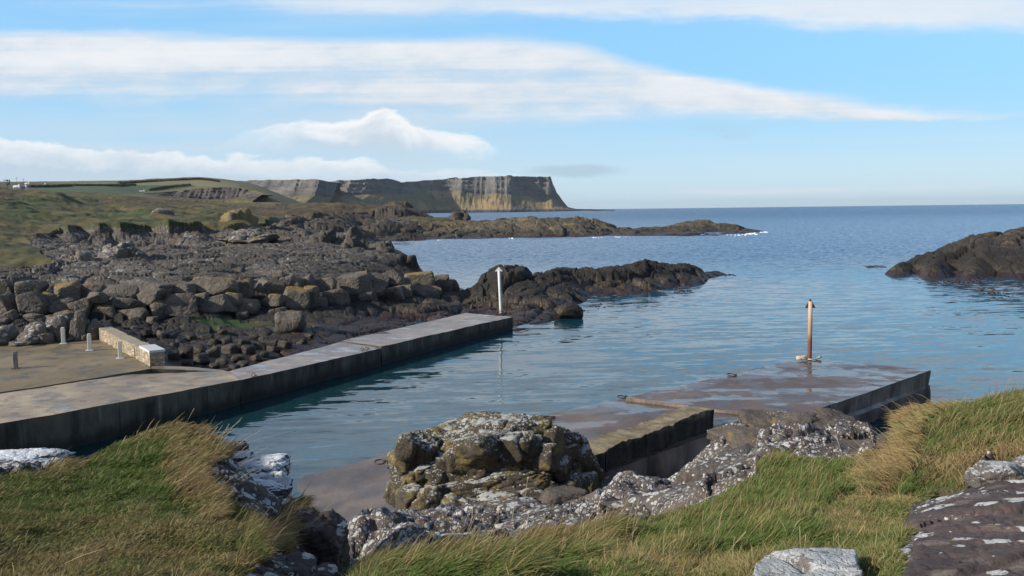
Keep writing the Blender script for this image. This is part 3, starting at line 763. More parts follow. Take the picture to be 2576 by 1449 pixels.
# dark headland and its foot in the bay
SC += [P_(650, 575, Y=160), P_(750, 572, Y=205), P_(850, 580, Y=212), P_(930, 592, Y=222), P_(1020, 560, Y=262), P_(960, 560, Y=258), P_(860, 548, Y=250), P_(1000, 590, Y=236), P_(1060, 555, Y=282), P_(1060, 590, Y=238),
       P_(700, 530, Y=290), P_(850, 520, Y=310), P_(950, 518, Y=318), P_(1015, 517, Y=322), P_(1040, 538, Y=330), P_(1080, 545, Y=318), P_(1120, 552, Y=300), P_(1200, 560, Y=285), P_(1100, 580, Y=262), P_(1200, 585, Y=252),
       P_(1000, 606, z=-.3), P_(1100, 603, z=-.3), P_(1200, 602, z=-.3), P_(1060, 545, Y=420), W_(-40, 460, -3), W_(10, 380, -4), W_(-10, 420, -4), W_(-20, 520, -5), W_(60, 300, -6), W_(60, 420, -6)]
X, Y, Z, ny, nt = fan(SC, -.82, .12, 26.0, 520.0, 1050, 800, 3)
px, py = project(np.stack([X, Y, Z], 1))
jx = vnoise(p3(X*.25, Y*.12), 3)*14+vnoise(p3(X*.9, Y*.4), 4)*6; jy = vnoise(p3(X*.2+9, Y*.1), 5)*6
qx, qy = px+jx, py+jy*.8
turf = inpoly(qx, qy, [(-600, 440), (700, 440), (900, 515), (1010, 522), (900, 535), (760, 545), (690, 560), (640, 572), (560, 580), (430, 574), (300, 574), (190, 574), (80, 596), (40, 640), (-600, 700)]) & (Y > 84)
turf |= inpoly(qx, qy, [(1050, 552), (1250, 552), (1250, 572), (1050, 580)]) & (Y > 200)
turf |= inpoly(qx, qy, [(-200, 590), (60, 600), (130, 655), (60, 690), (-200, 720)]) & (Y > 70)
turf |= inpoly(qx, qy, [(410, 822), (520, 800), (640, 800), (680, 815), (600, 830), (460, 838)]) & (Y < 62)
turf = turf.astype(float)
turf = np.where(Y < 62, turf*sstep(-.3, .35, vnoise(p3(X*.8, Y*.8), 41)+.5*vnoise(p3(X*2.2, Y*2.2), 42)), turf)
heath = (inpoly(qx, qy, [(560, 520), (1020, 512), (1030, 530), (760, 556), (600, 545)]) & (Y > 180)) | (inpoly(qx, qy, [(230, 505), (500, 498), (560, 515), (430, 525), (260, 522)]) & (Y > 200)) | (inpoly(qx, qy, [(-300, 470), (30, 478), (60, 500), (-300, 510)]) & (Y > 150))
heath = heath.astype(float)*.85
green = (inpoly(qx, qy, [(-400, 505), (60, 500), (420, 535), (330, 570), (-400, 600)])).astype(float)*.45*sstep(-.2, .4, vnoise(p3(X*.12, Y*.07), 8))
green = np.maximum(green, inpoly(qx, qy, [(400, 790), (700, 790), (700, 840), (400, 840)]).astype(float)*.9*sstep(-.35, .25, vnoise(p3(X*.55, Y*.55), 8)))
# relief: fractured rock where bare, hummocks where turfed
bare = 1-turf
far = sstep(60, 220, Y)
b1_ = blocks(X, Y, 7.5, .9, 11, .5, .5); b2_ = blocks(X, Y, 2.6, .5, 12, .8, .5); b3_ = blocks(X, Y, 1.0, .22, 13, .9, .5)
b4_ = blocks(X, Y, 16.0, 2.2, 14, .45, .4)
fine = fbm(p3(X*.9, Y*.9), 4, 6, .55)*.16
basin = sstep(64, 58, Y)*sstep(2.2, 1.2, Z)*sstep(-30, -14, X)
rel = (b1_*.75*(1-basin)+b2_*.8+b3_+fine)*(1-.5*basin)+b4_*far*.9
hum = fbm(p3(X*.22, Y*.22), 4, 21, .55)*.75+np.abs(fbm(p3(X*.11, Y*.11), 3, 24))*1.1*sstep(90, 130, Y)*sstep(420, 300, Y)+fbm(p3(X*.06, Y*.05), 3, 22)*1.3*far
shelf = sstep(62, 70, Y)*(1-sstep(108, 120, Y))
rel = rel*(1-.35*shelf)+.0
under = (px < 570)*sstep(47, 43, Y)*(Z < 1.9)
Z2 = Z+(rel*bare+hum*turf)*(1-.85*under)
Z2 = np.where((Y < 40) & (X > -24), np.minimum(Z2, Z), Z2)
shore, used = fan_mesh("rocky_shore", X, Y, Z2, ny, nt, MAT_SHORE)
attr(shore, "turf", turf[used]); attr(shore, "heath", heath[used]); attr(shore, "field", green[used]); attr(shore, "remote", (sstep(120, 175, Y)*sstep(-.25, -.2, X/Y))[used])
tag(shore, "dark fractured rock shore with lichen and rough turf behind the left pier", "shore", kind="structure")
SHORE = (X, Y, Z2)

# ------------------------------------------------------------------ reefs standing in the sea
def reef(name, ctrl, t0, t1, y0, y1, nt, ny, mat, label, s=1.0, amp=1.0, seed=50):
    X, Y, Z, ny, nt = fan(ctrl, t0, t1, y0, y1, nt, ny)
    above = sstep(-.5, .8, Z)
    rel = blocks(X, Y, 6*s, 1.0*amp, seed, .6, .4)+blocks(X, Y, 2.4*s, .6*amp, seed+1, .8, .45)+blocks(X, Y, .95*s, .26*amp, seed+2, .9, .5)+fbm(p3(X*.8/s, Y*.8/s), 4, seed+3)*.25*amp
    Z = Z+rel*above*.8
    o, used = fan_mesh(name, X, Y, Z, ny, nt, mat, -.5)
    for k in ("turf", "heath", "field"): attr(o, k, np.zeros(used.sum()))
    tag(o, label, "rock reef"); return o
MAT_REEF = rock_shader("reef_rock", lichen=.2, lsize=.8, wscale=.8, turf=False, yellow=.12, wetline=2.6, dark=.85, lich_col=((.2, .19, .17), (.3, .28, .25)), base=((.024, .02, .018), (.065, .054, .043)))
MAT_SPIT = rock_shader("spit_rock", lichen=.25, lsize=1.5, wscale=.35, turf=False, yellow=.5, wetline=1.6, dark=.55, lich_col=((.2, .19, .15), (.28, .26, .19)), base=((.05, .042, .033), (.12, .1, .065)))
def line(ctrl, pts):
    for p in pts: ctrl.append(P_(*p[:2], **p[2]))
C = []
line(C, [(1150, 770, dict(z=.2)), (1230, 800, dict(z=.1)), (1300, 822, dict(z=0)), (1380, 812, dict(z=-.05)), (1440, 795, dict(z=-.05)), (1470, 765, dict(z=-.05)), (1490, 745, dict(z=0)), (1600, 742, dict(z=-.05)), (1700, 725, dict(z=-.05)), (1780, 707, dict(z=-.1)), (1832, 690, dict(z=-.1)),
         (1180, 725, dict(Y=76)), (1220, 700, dict(Y=76)), (1260, 682, dict(Y=77)), (1300, 678, dict(Y=79)), (1345, 684, dict(Y=81)), (1400, 672, dict(Y=84)), (1450, 682, dict(Y=85)), (1500, 688, dict(Y=87)), (1560, 680, dict(Y=90)), (1600, 668, dict(Y=92)), (1640, 656, dict(Y=93)), (1700, 670, dict(Y=95)), (1760, 676, dict(Y=98)), (1805, 682, dict(Y=101)),
         (1220, 760, dict(z=.7)), (1300, 780, dict(z=.6)), (1400, 770, dict(z=.5)), (1300, 740, dict(z=1.1)), (1420, 735, dict(z=.9)), (1550, 715, dict(z=.8)), (1700, 705, dict(z=.6)), (1770, 694, dict(z=.6)), (1380, 715, dict(z=1.4)), (1230, 735, dict(z=1.0)), (1140, 745, dict(z=.7)), (1100, 750, dict(z=.6))])
C += [W_(12, 70, -2), W_(6, 62, -1.5), W_(20, 84, -2), W_(27, 98, -2), W_(30, 105, -2), W_(25, 112, -2.5), W_(15, 106, -2.5), W_(5, 96, -2.5), W_(-2, 88, -2), W_(-7, 84, -1.2), W_(-8, 95, -2), W_(3, 55, -2), W_(-5, 60, .3), W_(-8, 70, .6)]
reef("rock_reef", C, -.13, .32, 50, 118, 560, 420, MAT_REEF, "long jagged black rock reef running out behind the white-topped pole", 1.0, 1.0, 50)
C = []
line(C, [(1000, 606, dict(z=-.1)), (1100, 603, dict(z=-.1)), (1200, 602, dict(z=-.1)), (1300, 598, dict(z=-.1)), (1400, 597, dict(z=-.1)), (1500, 596, dict(z=-.1)), (1600, 595, dict(z=-.1)), (1700, 596, dict(z=-.1)), (1800, 595, dict(z=-.1)), (1880, 589, dict(z=-.1)), (1925, 583, dict(z=-.2)),
         (1050, 548, dict(Y=318)), (1120, 552, dict(Y=300)), (1200, 557, dict(Y=285)), (1260, 550, dict(Y=275)), (1340, 545, dict(Y=270)), (1430, 543, dict(Y=272)), (1480, 552, dict(Y=276)), (1520, 565, dict(Y=280)), (1560, 571, dict(Y=284)), (1620, 568, dict(Y=288)), (1680, 563, dict(Y=292)), (1740, 555, dict(Y=296)), (1780, 556, dict(Y=298)), (1830, 566, dict(Y=298)), (1880, 577, dict(Y=296)),
         (1120, 580, dict(Y=255)), (1250, 580, dict(Y=256)), (1400, 575, dict(Y=256)), (1550, 586, dict(Y=262)), (1700, 582, dict(Y=270)), (1800, 583, dict(Y=276)), (1000, 580, dict(Y=250))])
C += [W_(80, 320, -4), W_(60, 330, -4), W_(40, 330, -4), W_(10, 330, -4), W_(-10, 340, -3), W_(-25, 350, -2), W_(95, 290, -3), W_(90, 270, -3), W_(40, 225, -3), W_(10, 215, -3), W_(70, 240, -3), W_(-20, 215, -2), W_(100, 310, -5)]
reef("rock_spit", C, -.16, .36, 205, 350, 620, 260, MAT_SPIT, "long low olive-brown rock spit reaching across the bay towards the open sea", 2.2, 1.5, 60)
C = []
line(C, [(2240, 682, dict(z=-.1)), (2300, 691, dict(z=-.1)), (2400, 697, dict(z=-.1)), (2500, 701, dict(z=-.1)), (2600, 705, dict(z=-.1)), (2750, 712, dict(z=-.1)),
         (2270, 660, dict(Y=100)), (2330, 643, dict(Y=102)), (2400, 620, dict(Y=104)), (2440, 600, dict(Y=106)), (2490, 592, dict(Y=108)), (2530, 588, dict(Y=108)), (2580, 574, dict(Y=110)), (2660, 560, dict(Y=112)), (2800, 545, dict(Y=114)),
         (2350, 670, dict(Y=94)), (2450, 660, dict(Y=95)), (2550, 650, dict(Y=96)), (2650, 645, dict(Y=97)), (2800, 650, dict(Y=98))])
C += [W_(43, 100, -.6), W_(45, 110, -1.5), W_(50, 118, -2), W_(60, 126, -2), W_(75, 132, -2), W_(42, 88, -2), W_(55, 84, -2), W_(70, 86, -2), W_(85, 88, -2), W_(95, 130, -2)]
reef("rock_islet", C, .40, .80, 80, 135, 420, 300, MAT_REEF, "dark brown rock islet rising from the sea at the right edge", 1.5, 1.1, 70)
# ------------------------------------------------------------------ loose and bedded rock
_ico = {}
def ico(sub):
    if sub not in _ico:
        bm = bmesh.new(); bmesh.ops.create_icosphere(bm, subdivisions=sub, radius=1.0)
        v = np.array([q.co[:] for q in bm.verts]); f = np.array([[q.index for q in k.verts] for k in bm.faces]); bm.free()
        v /= np.linalg.norm(v, axis=1)[:, None]
        _ico[sub] = (v, f)
    return _ico[sub]
def rock_arr(c, size, seed, sub=4, cuts=7, sharp=26.0, rough=.05, rot=None, boxy=.9, frac=.07):
    """one angular rock: a rounded intersection of planes, roughened"""
    rg = np.random.default_rng(seed)
    v, f = ico(sub)
    n = np.concatenate([np.eye(3), -np.eye(3)])+rg.normal(0, .2, (6, 3))
    dd = list(boxy*(1+rg.uniform(-.12, .12, 6)))
    q = rg.normal(0, 1, (cuts, 3)); n = np.concatenate([n, q]); dd += list(rg.uniform(.78, 1.12, cuts) if cuts != 5 else rg.uniform(.82, 1.05, cuts))
    n /= np.linalg.norm(n, axis=1)[:, None]
    dots = np.maximum(v @ n.T, .02)
    rr = np.array(dd)[None, :]/dots
    r = -np.log(np.exp(-sharp*(rr-rr.min(1)[:, None])).sum(1))/sharp+rr.min(1)
    r = np.where(r > 1.12, 1.12+(1-np.exp(-(r-1.12)*2.2))*.22, r)
    p = v*r[:, None]
    o = rg.uniform(-50, 50, 3)
    p = p*(1+(fbm(p*1.6+o, 3, seed % 97)*rough*1.2+fbm(p*5.0+o, 3, seed % 91, .6)*rough*.8)[:, None])
    if frac:
        sd = seed % 89; k1 = 2.1 if sub > 4 else 1.5
        wq = p*k1+o+.25*np.stack([vnoise(p*3+o, sd), vnoise(p*3+o+7, sd), vnoise(p*3+o+13, sd)], 1)
        a1, a2, ci = vor3(wq, sd); fr = (ci-.5)*1.5-.8*(1-sstep(0, .13, a2-a1))
        if sub > 4:
            a1, a2, ci = vor3(wq*2.3+3, sd); fr = fr+.55*(ci-.5)-.35*(1-sstep(0, .16, a2-a1))
        p = p*(1+fr*frac)[:, None]
    p = p*np.array(size)[None, :]*.5/ .92
    a = rg.uniform(0, 6.28) if rot is None else rot
    tl = rg.normal(0, .12, 2)
    ca, sa = math.cos(a), math.sin(a)
    M = np.array([[ca, -sa, 0], [sa, ca, 0], [0, 0, 1]]) @ np.array([[1, 0, tl[0]], [0, 1, tl[1]], [-tl[0], -tl[1], 1]])
    return p @ M.T+np.asarray(c), f
def rock_thing(name, parts, mat, label, cat, group=None, smooth=True):
    V, F, n = [], [], 0
    for v, f in parts:
        V.append(v); F.append(f+n); n += len(v)
    V = np.concatenate(V); c = V.mean(0); c[2] = V[:, 2].min()
    o = mk(name, V-c, np.concatenate(F), mat, None, smooth); o.location = c
    tag(o, label, cat, group); return o

def boulder_mat():
    m, g = material("quarried_boulder")
    P = g.pos(); x, y, z = g.xyz(P); nz = g.xyz(g.nrm())[2]; rnd = g.objrand()
    q = g.vm('ADD', P, g.vec(rnd*40.0, rnd*17.0, 0.0))
    n1 = g.noise(q, .8, 5.0, .6); n2 = g.noise(q, 5.0, 6.0, .7); n3 = g.noise(q, 1.6, 4.0, .6)
    c = g.mix(n1.ss(.3, .7), (.07, .057, .047), (.17, .145, .118))
    c = g.mix(n2.ss(.45, .75)*.5, c, (.24, .21, .18))
    c = g.mix(rnd.ss(.3, .9)*.4, c, (.14, .12, .095))
    c = g.mix((n3.ss(.55, .7)*.35), c, (.17, .11, .08))
    yl = (nz+(n3-.5)*.8).ss(.55, .85)*rnd.ss(.6, .8)*n2.ss(.3, .45)*(z+n3).ss(2.2, 3.2)
    c = g.mix(yl*.8, c, (.25, .16, .035))
    c = g.mix((z+(n1-.5)*1.2).ss(1.7, .9)*.65, c, (.03, .027, .024))
    ridge = (g.noise(q, 2.2, 6.0, .65)-.5).m('ABSOLUTE')
    return finish(m, g, c, .88, g.bump(ridge*1.4+n2*.6+g.vor(q, 1.7, 'DISTANCE_TO_EDGE').m('MINIMUM', .1)*2.0, .8, .2), .4)
MAT_BOULDER = boulder_mat()
MAT_DARKROCK = rock_shader("dark_shore_rock", lichen=.35, lsize=.6, wscale=1.2, turf=False, yellow=.05, wetline=2.3, base=((.04, .034, .029), (.09, .08, .069)), lich_col=((.22, .21, .19), (.33, .32, .29)))
MAT_OUTCROP = rock_shader("lichened_outcrop", lichen=.66, lsize=.5, wscale=1.2, turf=False, tide=False, yellow=.48, lich_col=((.32, .31, .28), (.46, .45, .42)))
MAT_STACK = rock_shader("yellow_stack_rock", lichen=.25, lsize=.8, wscale=.8, turf=False, tide=False, yellow=1.0, base=((.085, .07, .05), (.17, .145, .1)))

# boulder bank, read row by row: centre x, centre y, width, height on the measuring grid
TOP = [(14, 729, 38, 50), (75, 729, 70, 43), (171, 734, 65, 43), (239, 736, 65, 38), (310, 734, 80, 40), (379, 724, 83, 38), (456, 726, 65, 35), (540, 721, 98, 50), (612, 731, 52, 48),
       (684, 724, 68, 38), (724, 706, 36, 33), (745, 716, 38, 38), (820, 718, 55, 35), (885, 713, 78, 48), (955, 708, 50, 33), (983, 703, 63, 38), (1053, 704, 73, 40), (1016, 716, 30, 28), (1111, 703, 48, 22), (1118, 724, 40, 43), (1138, 718, 28, 32), (700, 690, 30, 16), (775, 713, 32, 38), (915, 694, 46, 20)]
MID = [(16, 764, 36, 46), (83, 766, 73, 50), (123, 749, 28, 28), (156, 776, 53, 43), (203, 784, 48, 58), (314, 763, 63, 24), (267, 790, 56, 50), (337, 794, 83, 40), (245, 748, 48, 26), (379, 748, 63, 36), (450, 768, 86, 58), (407, 781, 55, 43), (503, 751, 40, 26), (548, 771, 96, 56), (623, 771, 50, 38),
       (639, 771, 23, 38), (692, 759, 55, 32), (745, 754, 58, 62), (782, 744, 36, 50), (803, 764, 50, 34), (843, 752, 70, 43), (920, 754, 53, 46), (948, 734, 38, 22), (993, 746, 60, 53), (1056, 744, 83, 38), (1094, 736, 33, 30), (1020, 735, 40, 36), (590, 750, 40, 30)]
LOW = [(24, 796, 36, 25), (85, 799, 43, 20), (163, 799, 53, 30), (5, 815, 30, 26), (260, 816, 24, 16), (120, 803, 30, 18), (205, 812, 34, 20), (385, 806, 30, 18), (470, 800, 34, 20), (610, 793, 34, 16), (700, 785, 40, 22), (830, 783, 40, 20), (905, 778, 36, 18), (965, 772, 30, 16)]
foot = lambda px: np.interp(px, [-100, 0, 200, 400, 600, 800, 1000, 1130], [50, 51, 52.5, 54, 57, 60.5, 67.5, 72])
k = 0
SIZEW = lambda w: "huge" if w > 80 else "large" if w > 58 else "middling" if w > 40 else "small"
def place_word(px):
    return "far left part" if px < 200 else "left part above the wall" if px < 400 else "part left of the lone boulder" if px < 660 else "part above the lone boulder" if px < 850 else "right part" if px < 1000 else "seaward end"
seen = {}
ORD = ["first", "second", "third", "fourth", "fifth", "sixth", "seventh", "eighth"]
allb = []
for row, lst, dY, word in (("top", TOP, 2.5, "top row"), ("mid", MID, .7, "middle row"), ("low", LOW, -.5, "foot row")):
    for (px, py, w_, h_) in sorted(lst): allb.append((row, dY, word, px, py, w_, h_))
for row, dY, word, px, py, w_, h_ in allb:
    k += 1
    Yd = float(foot(px))+dY+((k*37) % 10)*.05
    c = at(px, py, Y=Yd); s = Yd/FPX
    size = (w_*s*1.08, (w_*.5+h_*.5)*s*1.15, h_*s*1.14)
    pw = place_word(px); key = (word, pw); seen[key] = seen.get(key, 0)+1
    lab = "%s boulder, %s from left in the bank's %s, %s" % (SIZEW(w_), ORD[seen[key]-1], word, pw)
    rock_thing("boulder", [rock_arr(c, size, 400+k, 4, 5, 120.0, .03, rot=((k*53) % 60-30)*.012, boxy=.78, frac=.025)], MAT_BOULDER, lab, "boulder", "quarried boulders piled in a bank", False)
# single boulders
def single(px, py, w_, h_, Y=None, z=None, mat=None, lab="", seed=1, name="boulder", cat="boulder", dz=0.0, sub=4, group=None, sink=.12):
    base = at(px, py+h_/2, Y, z); s = base[1]/FPX
    c = base+np.array([0, w_*s*.3, h_*s*(.5-sink)+dz])
    return rock_thing(name, [rock_arr(c, (w_*s*1.1, w_*s*.9, h_*s*1.2), seed, sub, 8, 24.0, .06, rot=.2, boxy=.88)], mat or MAT_BOULDER, lab, cat, group)
single(727, 808, 74, 50, z=.62, lab="lone grey boulder sitting on the dark weedy floor behind the left pier", seed=901)
single(1432, 782, 58, 42, z=-.05, lab="rounded brown boulder standing in the water at the reef's near end", seed=905, mat=MAT_REEF)
single(405, 537, 38, 26, Y=185, lab="dark upright stone standing in the turf left of the yellow stack", seed=911, mat=MAT_OUTCROP)
# rubble between the wall and the pier
rg = np.random.default_rng(77)
X, Y, Z = SHORE
SP = np.stack(project(np.stack([X, Y, Z], 1)), 1)
near = (Y < 66) & (SP[:, 0] > 300) & (SP[:, 0] < 1300)
Sx, Sy, Sxyz = SP[near, 0], SP[near, 1], np.stack([X, Y, Z], 1)[near]
def on_shore(px, py):
    return Sxyz[np.argmin((Sx-px)**2+(Sy-py)**2)]
RUB = [(437, 896, 34, 26), (470, 890, 38, 30), (500, 880, 30, 22), (455, 862, 26, 18), (507, 905, 40, 30), (535, 888, 36, 26), (540, 866, 28, 22), (562, 910, 30, 22), (580, 880, 46, 26), (600, 905, 34, 24), (625, 886, 40, 36), (612, 862, 30, 20), (645, 902, 26, 18), (470, 915, 30, 16), (440, 870, 22, 16), (570, 858, 28, 18),
       (655, 872, 40, 24), (688, 878, 32, 18), (700, 862, 24, 16), (720, 868, 30, 18), (405, 845, 26, 18), (430, 848, 24, 16), (370, 838, 28, 18), (395, 830, 22, 14), (760, 858, 26, 14), (520, 850, 34, 18), (480, 848, 26, 16), (640, 848, 24, 14), (560, 835, 24, 14), (340, 828, 26, 16), (780, 845, 22, 12), (590, 925, 26, 14), (540, 922, 26, 14), (500, 925, 22, 12), (665, 893, 26, 16), (610, 917, 30, 16)]
def rub_place(px, py):
    a = "against the rubble wall" if px < 450 else "in the hollow by the quay corner" if py > 900 else "below the green weed" if px < 560 else "midway along the hollow" if px < 660 else "beside the pier's middle"
    return a
seen2 = {}
for i, (px, py, w_, h_) in enumerate(sorted(RUB)):
    c = on_shore(px, py+h_*.3); s = c[1]/FPX
    pw = rub_place(px, py); seen2[pw] = seen2.get(pw, 0)+1
    n_ = seen2[pw]; od = (ORD+["ninth", "tenth", "eleventh", "twelfth", "thirteenth", "fourteenth"])[n_-1]
    rock_thing("rubble_stone", [rock_arr(c+np.array([0, 0, h_*s*.3]), (w_*s*1.1, w_*s*.9, h_*s*1.15), 1200+i, 3, 5, 60, .06, boxy=.78)], MAT_DARKROCK if i % 3 else MAT_BOULDER,
               "%s dark rubble stone, %s from left %s" % ("larger" if w_ > 30 else "smaller", od, pw), "stone", "rubble stones in the hollow behind the pier")
# outcrops on the platform and behind the forecourt
def outcrop(name, px0, px1, ytop, ybase, Y=None, z=None, n=14, mat=None, label="", seed=1, flat=.6, cat="rock outcrop", sub=4, depth=.6, sz=(.25, .5)):
    rg = np.random.default_rng(seed)
    base = at((px0+px1)/2, ybase, Y, z); s = base[1]/FPX; W = (px1-px0)*s; H = (ybase-ytop)*s
    parts = []
    for i in range(n):
        u_ = (i+.5)/n if i < n*.6 else rg.uniform(.15, .85)
        w_ = W*rg.uniform(*sz); arch = max(.25, 1-abs(2*u_-1)**2.2)
        h_ = H*arch*rg.uniform(.75, 1.1) if i % 2 else H*arch*rg.uniform(.4, .75)
        c = base+np.array([(u_-.5)*(W-w_*.7), W*depth*(rg.uniform(0, 1)*.5+(.25 if i % 2 else 0)), h_*.42])
        parts.append(rock_arr(c, (w_, w_*rg.uniform(.7, 1.1), h_*1.25), seed*31+i, sub, 8, 22, .07, boxy=.9))
    return rock_thing(name, parts, mat or MAT_OUTCROP, label, cat)
outcrop("rock_stack", 532, 645, 521, 578, Y=146, n=16, mat=MAT_STACK, label="blocky stack of ochre yellow rock standing alone at the turf's edge", seed=5, sz=(.25, .42))
outcrop("rock_outcrop", 212, 362, 610, 668, Y=80, n=16, label="yellow topped lumpy outcrop on the grey rock platform", seed=6, sz=(.2, .36))
outcrop("rock_outcrop", 140, 246, 640, 682, Y=76, n=12, label="low pale lichened hump at the left of the rock platform", seed=7)
outcrop("rock_outcrop", 252, 358, 677, 697, Y=68, n=10, label="narrow ribbed ledge in front of the yellow topped outcrop", seed=8)
outcrop("rock_outcrop", 500, 556, 653, 680, Y=79, n=8, label="small mossy knob in the middle of the grey rock platform", seed=9)
outcrop("rock_outcrop", 545, 700, 583, 610, Y=113, n=14, label="broken brown ledge below the yellow stack", seed=10, mat=MAT_OUTCROP)
outcrop("sea_crag", 770, 860, 572, 620, Y=113, n=10, label="black blocky crag right of the broken brown ledge", seed=11, mat=MAT_DARKROCK, cat="rock crag")
outcrop("sea_crag", 845, 930, 583, 648, Y=109, n=12, label="tall black crag at the shore's sea edge, facing the bay", seed=12, mat=MAT_DARKROCK, cat="rock crag")
outcrop("sea_crag", 925, 1000, 612, 662, Y=106, n=12, label="stepped black crag sloping from the tall crag towards the water", seed=13, mat=MAT_DARKROCK, cat="rock crag")
outcrop("sea_crag", 978, 1066, 645, 700, Y=101, n=9, label="rounded black crag ending the shore above the boulder bank", seed=14, mat=MAT_DARKROCK, cat="rock crag", sz=(.4, .7))
outcrop("rock_pinnacle", 1108, 1204, 532, 558, Y=288, n=9, label="row of black rock teeth on the skyline of the far spit", seed=15, mat=MAT_DARKROCK, sz=(.14, .3), cat="rock crag")
for i, (a, b, yt, yb, lab) in enumerate(((-60, 60, 820, 868, "lichened ledge behind the forecourt at the left edge of the photo"), (30, 130, 812, 866, "grey layered ledge left of the bollards behind the forecourt"), (95, 175, 800, 858, "yellow spotted ledge behind the left white bollard"),
                                        (160, 220, 795, 856, "crumbly ochre ledge between two white bollards"), (205, 262, 808, 852, "grey ledge touching the far end of the rubble wall"))):
    outcrop("rock_ledge", a, b, yt, yb, z=1.62, n=10, label=lab, seed=40+i, depth=.5, sz=(.3, .6))
outcrop('sea_crag', 985, 1050, 508, 545, Y=316, n=9, label='black knuckle of rock ending the dark headland above the far spit', seed=16, mat=MAT_DARKROCK, cat='rock crag', sz=(.25, .5))
outcrop('sea_crag', 650, 800, 556, 585, Y=158, n=16, label='long black shaded crag right of the yellow stack', seed=17, mat=MAT_DARKROCK, cat='rock crag', sz=(.16, .3), depth=.3)
# nearer green bank at the left edge of the platform is part of the shore mesh

# ------------------------------------------------------------------ far land
m, g = material("far_farmland")
P = g.pos(); n1 = g.noise(P, .02, 5.0, .6); n2 = g.noise(P, .12, 5.0, .65)
c = g.mix(n1.ss(.35, .65), (.085, .085, .03), (.13, .105, .045))
c = g.mix(g.attr("field"), c, g.mix(n2, (.035, .065, .02), (.05, .08, .03)))
c = g.mix(g.attr("straw"), c, g.mix(n2, (.14, .13, .05), (.18, .15, .065)))
c = g.mix(g.attr("heath"), c, g.mix(n2, (.045, .035, .03), (.08, .06, .04)))
finish(m, g, c, .95, g.bump(n2, .4, 1.5)); MAT_FARM = m
C = []
for a in ((0, 492, 440), (300, 494, 440), (600, 520, 440), (450, 512, 440), (-300, 485, 440), (0, 480, 600), (200, 481, 600), (350, 490, 620), (-300, 470, 600), (450, 510, 600), (540, 514, 600), (620, 516, 600), (450, 507, 700), (540, 511, 700), (620, 511, 700), (720, 512, 700),
          (0, 471, 800), (150, 471, 800), (300, 474, 800), (-300, 462, 800), (345, 486, 850), (450, 503, 842), (540, 508, 845), (610, 507, 845), (680, 507, 845),
          (450, 483, 925), (540, 474, 930), (610, 475, 930), (660, 490, 900), (700, 500, 950), (400, 484, 905), (350, 484, 890),
          (0, 461, 1150), (90, 461, 1200), (180, 462, 1250), (300, 461, 1300), (400, 455, 1320), (450, 452, 1340), (500, 450, 1350), (530, 453, 1350), (560, 457, 1350), (620, 462, 1300), (660, 470, 1250), (-300, 455, 1200)):
    C.append(P_(a[0], a[1], Y=a[2]))
for t_ in (-.75, -.6, -.5, -.4, -.35, -.3): C.append((t_, 1800, 22)); C.append((t_, 2600, 10))
C += [(-.2, 900, -8), (-.2, 1400, -8), (-.24, 2000, -8), (-.22, 600, -4)]
X, Y, Z, ny, nt = fan(C, -.85, -.2, 430, 2600, 420, 260)
Z = Z+fbm(p3(X*.03, Y*.03), 4, 5)*1.2
px, py = project(np.stack([X, Y, Z], 1))
jx, jy = px+vnoise(p3(X*.05, Y*.03), 3)*5, py+vnoise(p3(X*.05, Y*.03), 5)*1.2
farm, used = fan_mesh("farmland", X, Y, Z, ny, nt, MAT_FARM, -2.0)
attr(farm, "field", inpoly(jx, jy, [(90, 473), (190, 466), (480, 465), (500, 470), (470, 474), (380, 482), (330, 489), (60, 482)]).astype(float)[used])
attr(farm, "straw", (inpoly(jx, jy, [(180, 460), (300, 459), (520, 448), (600, 462), (600, 470), (500, 470), (480, 465), (190, 466)])*.9)[used])
attr(farm, "heath", (inpoly(jx, jy, [(-400, 455), (30, 459), (180, 463), (185, 468), (60, 474), (-400, 470)])*.8)[used])
tag(farm, "far green and straw coloured farmland", "farmland", kind="structure")
FP = np.stack([px, py], 1); FXYZ = np.stack([X, Y, Z], 1)
def on_farm(x_, y_):
    d_ = (FP[:, 0]-x_)**2+((FP[:, 1]-y_)*1.5)**2
    o_ = np.argsort(d_)[:8]; return FXYZ[o_[np.argmin(FXYZ[o_, 1])]]

m, g = material("far_cliff")
P = g.pos(); x, y, z = g.xyz(P); tl = g.attr("talus"); tp = g.attr("top")
n1 = g.noise(g.vec(x*.018, y*.018, z*.012), 1.0, 7.0, .7)*.65+g.noise(g.vec(x*.003, y*.003, z*.075), 1.0, 4.0, .6)*.35; n2 = g.noise(P, .018, 6.0, .65); n3 = g.noise(P, .006, 4.0)
c = g.mix(n1.ss(.35, .65), (.055, .052, .052), (.16, .147, .13))
c = g.mix(n2.ss(.55, .7)*.5, c, (.09, .09, .05))
t_ = g.mix(n3.ss(.4, .6), (.27, .19, .085), (.14, .115, .05)); t_ = g.mix(n2.ss(.52, .64)*.7, t_, (.06, .052, .05))
c = g.mix((tl+(n2-.5)*1.5).ss(.35, .6), c, t_)
c = g.mix((z+(n2-.5)*12.0).ss(13.0, 5.0), c, (.04, .036, .036))
c = g.mix((tp+(n2-.5)*.6).ss(.4, .6), c, g.mix(n2, (.14, .12, .055), (.075, .07, .035)))
finish(m, g, c, .95, g.bump(n1+n2*.5, .8, 6.0)); MAT_CLIFF = m
m, g = material('dark_field_cliff'); P = g.pos(); x, y, z = g.xyz(P); nn = g.noise(g.vec(x*.12, y*.12, z*.03), 1.0, 6.0, .7); tl = g.attr('talus'); tp = g.attr('top')
c = g.mix(nn.ss(.35, .65), (.03, .026, .028), (.13, .11, .1)); c = g.mix((tl+(nn-.5)).ss(.7, 1.0), c, (.1, .085, .03)); c = g.mix((tp+(nn-.5)*.5).ss(.3, .6), c, (.13, .115, .045))
